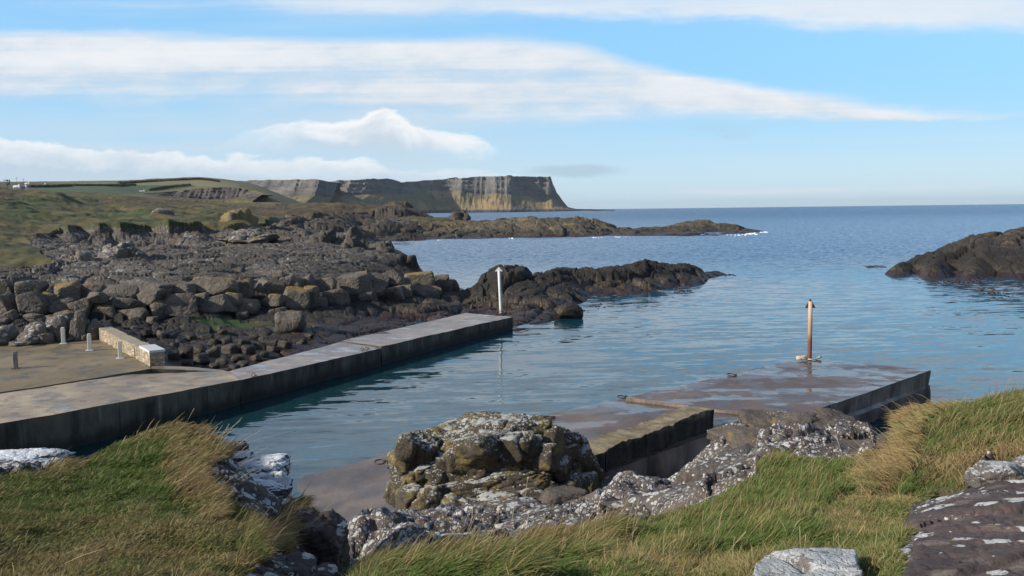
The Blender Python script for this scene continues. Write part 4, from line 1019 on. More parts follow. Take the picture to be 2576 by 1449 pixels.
finish(m, g, c, .95, g.bump(nn, .8, 2.0)); MAT_CLIFFD = m
def cliff(name, cols, run, mat, label, ncol=360, seed=1, rough=1.0, back=900):
    """cols: px, distance, skyline y, talus y, foot y"""
    c = np.array(cols, dtype=float)
    q = np.linspace(c[0, 0], c[-1, 0], ncol)
    Yd, yt, ym, yb = [np.interp(q, c[:, 0], c[:, k]) for k in (1, 2, 3, 4)]
    R_, tal, top = [], [], []
    def pt(px, py, Yv): return np.array([at(a, b_, Y=d_) for a, b_, d_ in zip(px, py, Yv)])
    yt = yt+fbm(p3(q*.12+seed, q*0), 4, seed+30)*1.3*np.clip((yb-yt)/40, 0, 1)
    T = pt(q, yt, Yd); M_ = pt(q, ym, Yd); B = pt(q, yb, Yd)
    sc_ = Yd/FPX
    e1 = fbm(p3(q*.032+seed, q*0), 4, seed, .5)*24*sc_*rough; 
    rows = 14
    bk = T.copy(); bk[:, 1] += back; bk[:, 0] *= (Yd+back)/Yd; bk[:, 2] -= back*.004
    R_.append(bk); tal.append(0); top.append(1)
    hb = T.copy(); hb[:, 1] += 40+np.abs(e1); R_.append(hb); tal.append(0); top.append(1)
    for k in range(rows+1):
        s_ = k/rows; p = T*(1-s_)+M_*s_
        e2 = fbm(np.stack([q*.16+seed, q*0+s_*2.6, q*0], 1), 5, seed+4, .6)*3*sc_*rough
        lg = sum(sstep(a_-.05, a_+.05, s_+.1*fbm(p3(q*.05+a_*9, q*0), 3, seed+21)) for a_ in (.25, .5, .75))/3
        p[:, 1] += e1*(1-.35*lg)+e2-run*.3*lg-5*sc_*lg
        R_.append(p); tal.append(.0 if k else .0); top.append(.6 if k == 0 else 0)
    for k in range(1, 21):
        s_ = k/20; p = M_*(1-s_)+B*s_
        e2 = fbm(np.stack([q*.12+seed, q*0+s_*2.0, q*0], 1), 5, seed+8, .6)*14*sc_*rough
        p[:, 1] += e1*.65*(1-s_)+e2*(1-s_*.5)-run*.3-5*sc_-run*s_**.9
        p[:, 0] *= p[:, 1]/np.maximum(Yd, 1)*.0+1
        R_.append(p); tal.append(min(1, .5+s_)); top.append(0)
    fl = R_[-1].copy(); fl[:, 2] = -1.8; R_.append(fl); tal.append(1); top.append(0)
    V = np.stack(R_, 0); n = len(R_)
    V[2:-1, :, 2] += (fbm(np.stack([V[2:-1, :, 0].ravel()*.02, V[2:-1, :, 1].ravel()*.02, V[2:-1, :, 2].ravel()*.03], 1), 3, seed).reshape(n-3, ncol))*2.0*sc_[None, :]*rough
    idx = np.arange(n*ncol).reshape(n, ncol)
    f = np.stack([idx[:-1, :-1], idx[1:, :-1], idx[1:, 1:], idx[:-1, 1:]], -1).reshape(-1, 4)
    o = mk(name, V.reshape(-1, 3), f, mat)
    attr(o, "talus", np.repeat(tal, ncol)); attr(o, "top", np.repeat(top, ncol))
    tag(o, label, kind="structure"); return o
cliff("low_cliff", [(335, 815, 487, 489, 494), (400, 825, 484.5, 487.5, 498), (445, 830, 480, 494, 502), (500, 834, 474.5, 498, 505), (540, 836, 472.5, 501.5, 507), (575, 838, 471.5, 500.5, 507), (605, 834, 473, 497, 506), (625, 826, 479, 490, 506), (660, 815, 490, 496, 507)], 22, MAT_CLIFFD, "dark cliff in the fields", 260, 4, 1.0, 120)
cliff("middle_cliffs", [(560, 2300, 457, 466, 512), (630, 2200, 453.5, 462, 512), (668, 2150, 452.5, 480, 515), (700, 2100, 451.5, 489, 515), (740, 2050, 451.5, 490, 515), (787, 2000, 450, 491, 515), (805, 1990, 453, 492, 518), (822, 2050, 457, 494, 520), (850, 2200, 460, 497, 522)], 120, MAT_CLIFF, "middle cliffs along the bay", 320, 7)
cliff("bay_cliffs", [(780, 2900, 456, 490, 520), (830, 2850, 456, 490, 520), (880, 2800, 452.5, 492, 520), (945, 2900, 449.8, 488, 522), (985, 3000, 450.5, 487, 526), (1008, 3100, 458.5, 490, 528), (1040, 3200, 456.5, 487, 532), (1075, 3350, 453, 480, 532.5), (1110, 3500, 451, 478, 533), (1150, 3550, 447, 476, 533)], 260, MAT_CLIFF, "cliffs round the far bay", 420, 9)
cliff("far_headland", [(1060, 3600, 455, 470, 533.5), (1090, 3550, 452, 472, 533.5), (1130, 3500, 450.5, 482, 533.4), (1165, 3480, 446.5, 480, 533.3), (1215, 3500, 444, 490, 533), (1250, 3480, 443.5, 486, 532.5), (1285, 3500, 442.5, 492, 532), (1310, 3560, 444, 493, 531.6), (1335, 3620, 445, 494, 531.3), (1360, 3640, 444, 500, 531), (1385, 3650, 444.5, 497, 530.8), (1391, 3660, 462, 500, 530.7), (1400, 3680, 482, 505, 530.5), (1412, 3700, 500, 515, 530.2), (1428, 3720, 520, 525, 530), (1445, 3750, 525.5, 528, 529.8), (1490, 3800, 526.5, 527.5, 529.5), (1530, 3850, 527.3, 528, 529)], 200, MAT_CLIFF, "tall headland of layered cliffs ending in the sea", 480, 13)

# ------------------------------------------------------------------ far houses, poles, hedges, tree
m, g = material("whitewash"); P = g.pos(); nn = g.noise(P, .6, 4.0)
finish(m, g, g.mix(nn, (.72, .72, .7), (.82, .82, .8)), .8); MAT_WHITE = m
m, g = material("slate_roof"); P = g.pos(); nn = g.noise(P, .9, 4.0)
finish(m, g, g.mix(nn, (.1, .1, .11), (.16, .16, .17)), .7); MAT_SLATE = m
m, g = material("pale_roof"); P = g.pos(); nn = g.noise(P, .9, 4.0)
finish(m, g, g.mix(nn, (.6, .6, .6), (.7, .7, .7)), .6); MAT_PALEROOF = m
m, g = material("red_roof"); P = g.pos(); nn = g.noise(P, .3, 4.0)
finish(m, g, g.mix(nn, (.3, .1, .06), (.4, .15, .09)), .8); MAT_REDROOF = m
m, g = material("dark_window"); finish(m, g, (.02, .022, .026), .15); MAT_WIN = m
m, g = material("pole_wood"); finish(m, g, (.06, .05, .045), .9); MAT_POLE = m
def house(c, w_, d_, h_, rh, rz, roof, label, nwin=3):
    c = Vector(c); e = empty("house", c); e.rotation_euler.z = rz; tag(e, label, "house")
    def put(b, name, mat): return b.build(name, mat, e)
    b = MB(); z0 = -1.5
    b.prism([(-w_/2, -d_/2, h_), (w_/2, -d_/2, h_), (w_/2, d_/2, h_), (-w_/2, d_/2, h_)], [(-w_/2, -d_/2, z0), (w_/2, -d_/2, z0), (w_/2, d_/2, z0), (-w_/2, d_/2, z0)])
    for sx in (-1, 1): b.prism([(sx*w_/2, -d_/2, h_+.01), (sx*w_/2, d_/2, h_+.01), (sx*w_/2, 0, h_+rh)], [(sx*(w_/2-.3), -d_/2, h_+.01), (sx*(w_/2-.3), d_/2, h_+.01), (sx*(w_/2-.3), 0, h_+rh)])
    put(b, "wall", MAT_WHITE)
    b = MB(); o_ = .35
    for sy in (-1, 1): b.prism([(-w_/2-o_, sy*(d_/2+o_), h_-.15), (w_/2+o_, sy*(d_/2+o_), h_-.15), (w_/2+o_, 0, h_+rh+.2), (-w_/2-o_, 0, h_+rh+.2)], [(-w_/2-o_, sy*(d_/2+o_), h_-.3), (w_/2+o_, sy*(d_/2+o_), h_-.3), (w_/2+o_, 0, h_+rh+.03), (-w_/2-o_, 0, h_+rh+.03)])
    r_ = put(b, "roof", roof)
    b = MB(); b.box((w_*.38, 0, h_+rh+.5), (.9, .7, 1.3)); ch = b.build("chimney", MAT_WHITE, r_)
    for i in range(nwin):
        b = MB(); b.box(((i-(nwin-1)/2)*w_/(nwin+.3), -d_/2-.02, h_*.55), (1.1, .1, 1.2)); put(b, "window", MAT_WIN)
    b = MB(); b.box((w_*.16, -d_/2-.03, 1.0), (1.0, .1, 2.0)); put(b, "door", MAT_SLATE)
    return e
c = on_farm(42, 474.5); s_ = c[1]/FPX; house(c, 13.6*s_, 7*s_, 4.6*s_, 3.6*s_, .08, MAT_PALEROOF, "white house with a pale roof, below the left overhead-line pole")
c = on_farm(60, 474.5); s_ = c[1]/FPX; house(c, 17*s_, 7*s_, 3.4*s_, 3.0*s_, -.05, MAT_SLATE, "long low house with a grey roof, right of the pale roofed house")
c = on_farm(70, 465.0); s_ = c[1]/FPX; house(c, 9*s_, 5*s_, 3.0*s_, 2.4*s_, .2, MAT_PALEROOF, "small white house higher up behind the others, near the skyline", 2)
c = on_farm(112, 470.8); s_ = c[1]/FPX; house(c, 6.4*s_, 13.5*s_, 3.2*s_, 4.2*s_, math.pi/2-.1, MAT_PALEROOF, "isolated white house with a pale roof at the edge of the green field", 2)
c = at(1069, 531.3, Y=3100); c[2] = 2.5; s_ = c[1]/FPX; house(c, 13*s_, 4.5*s_, 2.6*s_, 2.2*s_, .12, MAT_REDROOF, "white cottage with a red roof at the foot of the far cliffs", 4)
c = at(1040, 457.3, Y=3230); s_ = c[1]/FPX; house(c+np.array([0, 60, -1]), 9*s_, 4*s_, 1.6*s_, 1.3*s_, .1, MAT_SLATE, "tiny farmhouse on the skyline above the far bay", 2)
c = on_farm(357, 481.5); s_ = c[1]/FPX; house(c, 11*s_, 4*s_, 1.6*s_, .8*s_, .1, MAT_PALEROOF, "low white farm shed at the edge of the dark cliff", 2)
for (px, yt, yb, lab) in ((41.4, 445.3, 466, "overhead-line pole, taller one behind the pale roofed house"), (58.8, 448.3, 465, "overhead-line pole, shorter one behind the long low house")):
    c = on_farm(px, yb); t_ = at(px, yt, Y=c[1]); e = empty("utility_pole", c); bpy.context.view_layer.update(); tag(e, lab, "utility pole", "overhead-line poles by the houses")
    b = MB(); r_ = .32*c[1]/FPX; b.tube([c-np.array([0, 0, 2]), t_], [r_, r_*.8], 8); local(b.build("pole", MAT_POLE, None, True), e)
    b = MB(); b.box((c[0], c[1], t_[2]-1.0), (2.4, .2, .2)); local(b.build("crossarm", MAT_POLE, None), e)
m, g = material("dark_foliage"); P = g.pos(); nn = g.noise(P, .8, 4.0)
finish(m, g, g.mix(nn, (.03, .035, .02), (.07, .06, .035)), .9); MAT_FOL = m
def leaf_cloud(centres, n, size, seed):
    rg = np.random.default_rng(seed); C_ = np.array(centres)
    k_ = rg.integers(0, len(C_), n); d_ = rg.normal(0, 1, (n, 3)); d_ /= np.linalg.norm(d_, axis=1)[:, None]
    p = C_[k_, :3]+d_*(C_[k_, 3]*rg.uniform(.3, 1, n)**.5)[:, None]
    a = rg.normal(0, 1, (n, 3)); b_ = rg.normal(0, 1, (n, 3)); s_ = size*rg.uniform(.6, 1.3, n)[:, None]
    a = a/np.linalg.norm(a, axis=1)[:, None]*s_; b_ = b_/np.linalg.norm(b_, axis=1)[:, None]*s_
    v = np.stack([p-a, p+b_, p+a, p-b_], 1).reshape(-1, 3)
    return v, np.arange(n*4).reshape(n, 4)
c = on_farm(19, 474); s_ = c[1]/FPX; e = empty("tree", c); bpy.context.view_layer.update(); tag(e, "bare windblown tree at the far left on the skyline beside the white houses", "tree")
b = MB(); tp = c+np.array([0, 0, 13*s_]); b.tube([c-np.array([0, 0, 1]), c+np.array([.1, 0, 6*s_]), tp], [1.0*s_, .8*s_, .5*s_], 8)
cen = []
rg = np.random.default_rng(4)
for i in range(11):
    q = np.array([c[0]+rg.uniform(-7, 7)*s_, c[1]+rg.uniform(-4, 4)*s_, c[2]+rg.uniform(9, 21)*s_]); cen.append((*q, rg.uniform(1.5, 3.2)*s_))
    b.tube([c+np.array([0, 0, rg.uniform(5, 10)*s_]), q], [.4*s_, .15*s_], 5)
local(b.build("trunk", MAT_POLE, None, True), e)
v, f = leaf_cloud(cen, 1500, .35*s_, 6); local(mk("crown", v, f, MAT_FOL, None, False), e)
def hedge(pts, h_, label, seed):
    rg = np.random.default_rng(seed); P_l = np.array([on_farm(*p) for p in pts]); cen = []
    d = np.r_[0, np.cumsum(np.linalg.norm(np.diff(P_l, axis=0), axis=1))]
    n = int(d[-1]/(h_*.8))+2
    for t_ in np.linspace(0, d[-1], n):
        q = np.array([np.interp(t_, d, P_l[:, k]) for k in range(3)]); cen.append((q[0], q[1], q[2]+h_*.35, h_*rg.uniform(.5, .9)))
    v, f = leaf_cloud(cen, n*70, h_*.2, seed); o = mk("hedge", v, f, MAT_FOL, None, False); tag(o, label, "hedge"); return o
hedge([(378, 478.5), (425, 472), (476, 466.5)], 2.6, "dark hedge slanting up the field above the cliff", 3)
hedge([(300, 460.8), (350, 458.5), (400, 455.8), (450, 453), (466, 452)], 2.6, "hedge following the skyline of the straw coloured field", 5)
hedge([(185, 466.5), (260, 466), (340, 465.5)], 2.0, "hedge between the green field and the straw field", 7)
hedge([(75, 472), (95, 471.5), (140, 470), (178, 467.5)], 2.2, "low dark hedge running right from the houses past the isolated house", 9)
hedge([(468, 453), (500, 450.5), (530, 453.5), (552, 457)], 2.4, "dark scrubby hedge over the round hilltop", 11)
# ------------------------------------------------------------------ the bank the photographer stands on
C = []
for t_ in (-1.0, -.6, -.3, 0, .3, .6, 1.0): C += [(t_, 2.2, 6.42), (t_, 3.0, 6.36)]
def L_(Y=None, *pts):
    for p in pts: C.append(P_(p[0], p[1], Y=p[2]))
# grassy knoll on the left
L_(None, (0, 1449, 3.8), (300, 1449, 3.8), (560, 1449, 3.9), (-300, 1449, 3.7), (0, 1330, 4.7), (-300, 1330, 4.5), (200, 1330, 4.8), (450, 1350, 4.7), (600, 1390, 4.5),
   (0, 1215, 6.5), (-300, 1230, 6.2), (200, 1200, 6.8), (400, 1200, 6.8), (540, 1230, 6.4), (600, 1320, 5.4), (640, 1380, 4.9),
   (120, 1190, 7.2), (200, 1168, 8.0), (260, 1158, 8.8), (330, 1148, 9.4), (420, 1142, 9.9), (500, 1148, 9.9), (560, 1158, 9.6), (590, 1175, 9.0), (0, 1195, 7.4), (60, 1170, 8.3), (-200, 1190, 8.0), (20, 1160, 8.7), (-200, 1160, 9.0))
C += [W_(-8, 12, 1.6), W_(-5.5, 12.5, 1.4), W_(-3.6, 12.2, 1.6), W_(-11, 13, 1.2), W_(-8, 16, -.5), W_(-4, 16, -.4), W_(-12, 18, -1), W_(-6, 22, -1.5), W_(-3, 19, -.6), W_(-14, 24, -1.5), W_(-16, 15, .5), W_(-22, 22, .3)]
# the right flank of the knoll: bedded rock and the dark drop
L_(None, (620, 1180, 8.6), (680, 1170, 8.7), (715, 1180, 8.6), (650, 1230, 7.6), (700, 1270, 7.2), (720, 1310, 6.8), (740, 1260, 7.6), (790, 1300, 7.0), (700, 1370, 6.0), (650, 1420, 5.0), (760, 1449, 4.9), (700, 1440, 4.7))
C += [W_(-2.0, 9.4, 3.6), W_(-2.2, 10.5, 2.6)]
L_(None, (800, 1330, 8.0), (860, 1430, 7.1), (900, 1449, 6.8), (950, 1440, 7.3), (850, 1380, 8.6), (840, 1449, 5.7))
# lichened slope in the middle
L_(None, (900, 1400, 8.7), (1000, 1385, 9.2), (1150, 1335, 11), (1250, 1322, 11.3), (870, 1310, 13.5), (900, 1292, 14.6), (1000, 1288, 15.2), (1150, 1280, 16), (830, 1262, 17.6), (1280, 1285, 14.5), (960, 1280, 17), (1000, 1340, 11.2), (1120, 1310, 13), (1250, 1262, 16.6), (1350, 1255, 16.4))
C += [W_(-5, 19.5, .3), W_(-2, 19.5, .6), W_(1.2, 19.2, .7), W_(-4, 23, -.8), W_(0, 22, -.5), W_(4, 24, -.8), W_(-6, 17.5, .2)]
# the right-hand turf slope
L_(None, (880, 1449, 4.5), (950, 1425, 4.8), (1020, 1461, 5.6), (1100, 1449, 3.9), (1300, 1449, 3.85), (1600, 1449, 3.85), (1900, 1449, 3.8), (1180, 1446, 6.1), (1200, 1426, 5.1), (1300, 1396, 6.9), (1300, 1456, 5.1), (1500, 1344, 7.6), (1500, 1366, 5.7), (1700, 1322, 7.9), (1700, 1356, 5.9), (1600, 1406, 4.8), (1900, 1396, 5.0),
   (1800, 1241, 8.2), (1850, 1316, 6.3), (1900, 1196, 8.8), (1960, 1178, 9.0), (2000, 1266, 6.9), (2100, 1188, 9.1), (2150, 1276, 6.6), (2150, 1376, 5.2), (2230, 1206, 8.8), (2320, 1241, 7.8), (2250, 1336, 5.7), (2250, 1449, 3.8), (2050, 1430, 4.0))
L_(None, (2576, 1449, 3.55), (2420, 1449, 3.7), (2320, 1340, 4.95), (2450, 1240, 6.2), (2576, 1225, 6.1), (2576, 1330, 4.7), (2800, 1449, 3.5), (2800, 1250, 5.6))
L_(None, (2300, 1190, 8.4), (2230, 1152, 10.0), (2250, 1092, 11.3), (2300, 1048, 12.2), (2420, 1040, 12.0), (2520, 1026, 11.8), (2576, 1016, 11.6), (2750, 1000, 11.2), (2400, 1110, 9.3), (2576, 1100, 8.8), (2500, 1185, 7.3), (2800, 1100, 8.2))
C += [W_(5.6, 16, 1.6), W_(8, 16.5, 1.5), W_(11, 17, 1.4), W_(7.5, 14.2, 3.4), W_(9.5, 14.2, 3.6), W_(13, 17, 1.6), W_(16, 17, 1.8), W_(10, 22, -.6), W_(14, 24, -1), W_(20, 24, -.5), W_(12, 30, -2), W_(20, 32, -2), W_(8.5, 25, -.4)]
# rock shelf beyond the turf
L_(None, (1400, 1285, 11.5), (1500, 1282, 11.5), (1500, 1250, 13.5), (1400, 1250, 14.5), (1600, 1215, 15), (1640, 1255, 12.2), (1700, 1192, 15.4), (1760, 1220, 12.4), (1800, 1152, 16.5), (1900, 1122, 17.5), (1900, 1145, 14.5), (2000, 1065, 20.2), (2100, 1066, 19.6), (2200, 1082, 18.2), (1860, 1085, 20.6), (2150, 1120, 16.3), (2020, 1130, 15.3), (1560, 1188, 17), (1530, 1215, 16.2), (1750, 1150, 18.0), (1800, 1115, 19.4))
C += [W_(2.3, 19.6, .5), W_(4.2, 21.2, .4), W_(6.3, 23.2, .4), W_(8.6, 26, .2), W_(1.4, 20.6, .4), W_(5, 27, -1.5), W_(9, 30, -2), W_(0, 28, -3)]
X, Y, Z, ny, nt = fan(C, -.9, .9, 2.3, 30.0, 900, 640, 6)
px, py = project(np.stack([X, Y, Z], 1))
jx = px+(vnoise(p3(X*1.6, Y*1.6), 3)*16+vnoise(p3(X*5, Y*5), 4)*8); jy = py+vnoise(p3(X*1.6+9, Y*1.6), 5)*9+vnoise(p3(X*5, Y*5), 7)*4
KNOLL = [(-900, 1200), (0, 1200), (60, 1195), (120, 1175), (180, 1130), (240, 1075), (350, 1000), (600, 1000), (610, 1140), (555, 1150), (520, 1180), (490, 1215), (500, 1260), (560, 1290), (610, 1315), (690, 1330), (700, 1300), (740, 1250), (800, 1270), (800, 1310), (740, 1330), (715, 1400), (640, 1415), (580, 1440), (570, 1520), (560, 3000), (-900, 3000)]
SLOPE = [(870, 3000), (880, 1445), (960, 1420), (1060, 1398), (1180, 1385), (1230, 1352), (1300, 1325), (1480, 1290), (1700, 1262), (1800, 1205), (1900, 1150), (1990, 1130), (2100, 1145), (2230, 1170), (2205, 1140), (2215, 1090), (2260, 1020), (2330, 980), (2800, 940), (3300, 940), (3300, 1190), (2650, 1165), (2500, 1150), (2440, 1180), (2440, 1215), (2340, 1225), (2300, 1260), (2290, 1320), (2280, 1360), (2240, 1390), (2300, 1449), (2330, 1600), (2330, 3000)]
gk = inpoly(jx, jy, KNOLL) & (Y < 11.3)
gs = inpoly(jx, jy, SLOPE) & (Y < 12.9) & ~((Y > 9.6) & (px < 2200)) & ~((px < 1300) & (Y > 7.2)) & ~((px < 1650) & (Y > 8.3))
behind = (Y < 3.4)
grass_mask = (gk | gs | behind).astype(float)
gm2 = grass_mask.reshape(ny, nt); gm2 = (gm2+np.roll(gm2, 1, 0)+np.roll(gm2, -1, 0)+np.roll(gm2, 1, 1)+np.roll(gm2, -1, 1))/5; gsoft = gm2.ravel()
rel = blocks(X, Y, 1.7, .42, 81, .7, .35)+blocks(X, Y, .62, .17, 82, .9, .4)+blocks(X, Y, .24, .05, 83, .9, .4)+fbm(p3(X*2.4, Y*2.4), 4, 84)*.06
rel *= sstep(4, 9, Y)*.9+.25
rel *= 1-.92*((px < 620) & (Y > 7.6) & (Y < 14))
hum = fbm(p3(X*.9, Y*.9), 4, 85)*.1+fbm(p3(X*3.2, Y*3.2), 3, 86)*.035
lowz = ((px > 760) & (px < 1900) & (py > 1090) & (Y > 7.4) & (Y < 18.5))*.22
Zb = Z-lowz+rel*(1-gsoft)*np.where(Z < .8, .3, 1)+hum*gsoft
MAT_BANK = rock_shader("bank_rock", lichen=.72, lsize=.22, wscale=2.6, turf=True, tide=True, wetline=-.2, dark=.6, yellow=.25, base=((.06, .048, .045), (.15, .125, .115)), lich_col=((.42, .42, .41), (.6, .6, .58)), bstr=.9, spots=(.75, 2.2), clump=1.6)
bank, used = fan_mesh("bank", X, Y, Zb, ny, nt, MAT_BANK, -.9)
attr(bank, "turf", gsoft[used]); attr(bank, "heath", np.full(used.sum(), .45)); attr(bank, "field", np.zeros(used.sum()))
tag(bank, "lichened rock and soil bank falling from the viewpoint to the harbour", "bank", kind="structure")
BX, BY, BZ = X, Y, Zb
BIDX = np.arange(ny*nt).reshape(ny, nt)
BT0, BT1, BNT, BY0, BY1, BNY = -.9, .9, nt, 2.3, 30.0, ny
def ground(x, y):
    """bank height under plan points"""
    fi = np.clip((x/y-BT0)/(BT1-BT0)*(BNT-1), 0, BNT-1.001); fj = np.clip(np.log(y/BY0)/math.log(BY1/BY0)*(BNY-1), 0, BNY-1.001)
    i, j = fi.astype(int), fj.astype(int); a, b = fi-i, fj-j
    H = BZ.reshape(BNY, BNT)
    return H[j, i]*(1-a)*(1-b)+H[j, i+1]*a*(1-b)+H[j+1, i]*(1-a)*b+H[j+1, i+1]*a*b
def gmask(x, y):
    fi = np.clip((x/y-BT0)/(BT1-BT0)*(BNT-1), 0, BNT-1.001).astype(int); fj = np.clip(np.log(y/BY0)/math.log(BY1/BY0)*(BNY-1), 0, BNY-1.001).astype(int)
    return gsoft.reshape(BNY, BNT)[fj, fi]

# ------------------------------------------------------------------ foreground rocks
kw = dict(turf=False, tide=False)
MAT_CRAG = rock_shader("crag_rock", lichen=.62, lsize=.2, wscale=2.2, yellow=.62, clump=2.0, crust=(3.5, -.07), base=((.032, .026, .019), (.105, .085, .056)), lich_col=((.36, .36, .33), (.52, .52, .49)), bstr=1.0, **kw)
MAT_WHITEROCK = rock_shader("white_lichen_rock", lichen=1.0, lsize=1.0, wscale=2.6, yellow=.0, base=((.06, .055, .055), (.13, .12, .12)), lich_col=((.5, .52, .54), (.64, .66, .67)), bstr=.7, crust=(3.2, .045), **kw)
MAT_PALESLAB = rock_shader("pale_slab_rock", lichen=.8, lsize=.3, wscale=2.6, yellow=.0, base=((.1, .085, .08), (.2, .18, .165)), lich_col=((.36, .37, .36), (.5, .51, .49)), bstr=.8, crust=(4.5, -.03), **kw)
MAT_DARKSHELF = rock_shader("dark_shelf_rock", lichen=.48, lsize=.3, wscale=2.2, yellow=.3, base=((.05, .044, .042), (.12, .107, .1)), lich_col=((.46, .46, .45), (.6, .6, .58)), bstr=.8, **kw)
MAT_BROWNSLAB = rock_shader("brown_slab_rock", lichen=.5, faded=4.0, lsize=.62, spots=(.7, 1.6), clump=1.3, wscale=2.4, yellow=.0, base=((.042, .03, .029), (.095, .068, .063)), lich_col=((.4, .39, .37), (.56, .56, .53)), bstr=.6, **kw)
MAT_SHELF = rock_shader("shelf_rock", lichen=.66, lsize=.3, spots=(.5, 1.35), clump=1.6, wscale=2.4, yellow=.3, base=((.06, .05, .045), (.145, .125, .115)), lich_col=((.4, .4, .38), (.58, .58, .55)), bstr=.9, **kw)
MAT_PLAINROCK = rock_shader("plain_brown_rock", lichen=.4, lsize=.2, wscale=2.0, yellow=.42, base=((.07, .058, .05), (.15, .125, .105)), lich_col=((.4, .4, .38), (.58, .58, .55)), bstr=.9, **kw)
def at_size(px, py, Y, w_, h_, d_=None):
    s = Y/FPX; return at(px, py, Y=Y), (w_*s, (d_ or w_)*s, h_*s)
# the big lichened crag before the harbour
parts = []; CRAGDY = 8
def blk(px, py, Y, w_, h_, d_=None, seed=0, sub=5, rot=None, sharp=24, rough=.06, boxy=.9):
    if CRAGDY: sharp, rough = 50, .045
    c, sz = at_size(px, py+CRAGDY, Y, w_*1.1, h_*(1.12 if not CRAGDY else 1.0), d_)
    parts.append(rock_arr(c, sz, 3000+seed, sub, 9 if not CRAGDY else 7, sharp, rough, rot, boxy, .085 if CRAGDY else .07))
# main masses
blk(1250, 1140, 18.6, 270, 190, 230, 1, 6, .15); blk(1130, 1190, 18.4, 240, 190, 200, 2, 6, -.1); blk(1370, 1170, 18.9, 190, 200, 190, 3, 6, .4); blk(1040, 1180, 18.2, 90, 190, 110, 4, 5, .1)
blk(1440, 1200, 19.0, 130, 150, 150, 5, 5, .5); blk(1200, 1230, 17.7, 330, 90, 120, 6, 6, .05)
blk(1280, 1075, 19.3, 190, 70, 200, 7, 5, .2); blk(1055, 1108, 18.9, 85, 50, 100, 8, 5, .3); blk(1170, 1095, 19.2, 130, 60, 150, 9, 5, -.2); blk(1335, 1050, 19.4, 40, 26, 40, 10, 4)
# fallen and jointed blocks on its face
BL = [(1010, 1225, 45, 60), (1035, 1250, 60, 60), (1080, 1245, 80, 55), (1130, 1255, 70, 50), (1180, 1258, 80, 45), (1250, 1250, 100, 50), (1040, 1195, 42, 40), (1065, 1180, 45, 36), (1045, 1215, 36, 46), (1085, 1205, 36, 40), (1100, 1180, 60, 30), (1120, 1160, 40, 40), (1150, 1150, 60, 50), (1170, 1190, 50, 60), (1125, 1215, 50, 50), (1200, 1120, 110, 60),
      (1290, 1120, 60, 70), (1325, 1110, 50, 50), (1345, 1090, 50, 46), (1325, 1165, 34, 40), (1350, 1150, 28, 52), (1333, 1135, 36, 40), (1378, 1140, 46, 60), (1390, 1110, 40, 70), (1400, 1165, 60, 50), (1355, 1205, 60, 40), (1310, 1205, 60, 50), (1280, 1180, 60, 40), (1430, 1215, 70, 60), (1395, 1240, 60, 36), (1345, 1240, 70, 36), (1300, 1240, 60, 36), (1475, 1215, 50, 60), (1235, 1195, 60, 50), (1210, 1160, 60, 40), (1015, 1150, 30, 60), (1020, 1120, 40, 50), (1255, 1060, 60, 26), (1305, 1062, 70, 30), (1215, 1072, 60, 30), (1360, 1065, 40, 36)]
for i, (a, b, w_, h_) in enumerate(BL):
    blk(a, b, 17.75-.0*(b-1150)+(.9 if b < 1110 else .0)+(.35 if a > 1380 else 0)-(.45 if b > 1235 else 0), w_*1.15, h_*1.15, w_*1.3, 20+i, 4, None, 22, .07, .88)
rock_thing("rock_crag", parts, MAT_CRAG, "big jointed crag with white and yellow lichen at the harbour's near edge", "rock crag")
CRAGDY = 0
# pale bedded rock on the right flank of the knoll
parts = []
blk(640, 1185, 8.5, 150, 50, 130, 101, 6, .1, 20, .05); blk(680, 1175, 8.8, 80, 56, 90, 102, 5, .2); blk(610, 1215, 8.0, 110, 34, 90, 103, 5, 0); blk(575, 1245, 7.7, 100, 34, 90, 104, 5, .2); blk(655, 1238, 7.7, 130, 56, 90, 105, 6, .1, 20, .05)
blk(640, 1278, 7.3, 120, 40, 80, 106, 5, .05); blk(705, 1285, 7.3, 50, 56, 60, 107, 5, .3); blk(605, 1155, 9.0, 60, 34, 60, 108, 5); blk(590, 1200, 8.1, 60, 30, 60, 109, 5); blk(700, 1230, 8.0, 60, 80, 80, 110, 5)
rock_thing("pale_rock", parts, MAT_WHITEROCK, "white lichen covered bedded rock beside the straw grass of the left knoll", "rock")
parts = []
blk(600, 1137, 9.8, 50, 50, 60, 111, 5); rock_thing("grey_rock", parts, MAT_PLAINROCK, "small grey rock peeping out behind the left knoll's straw grass", "rock")
# dark boulder face over the hollow
parts = []
blk(800, 1380, 6.6, 140, 150, 120, 121, 6, .1, 18, .05); blk(745, 1350, 6.7, 110, 130, 100, 122, 5, .3); blk(850, 1400, 6.9, 40, 110, 80, 123, 5)
rock_thing("dark_rock", parts, MAT_BROWNSLAB, "black shaded rock face under the grass tuft at the bottom, left of the lichened slope", "rock")
parts = []
blk(640, 1438, 4.7, 130, 44, 110, 131, 6, .1, 18, .05); blk(740, 1445, 4.9, 110, 60, 100, 132, 5, .3); blk(690, 1455, 4.6, 90, 40, 90, 133, 5); blk(820, 1452, 5.2, 60, 50, 80, 134, 5)
rock_thing("lichened_rock", parts, MAT_SHELF, "lichen spotted rock at the bottom edge below the left knoll", "rock")
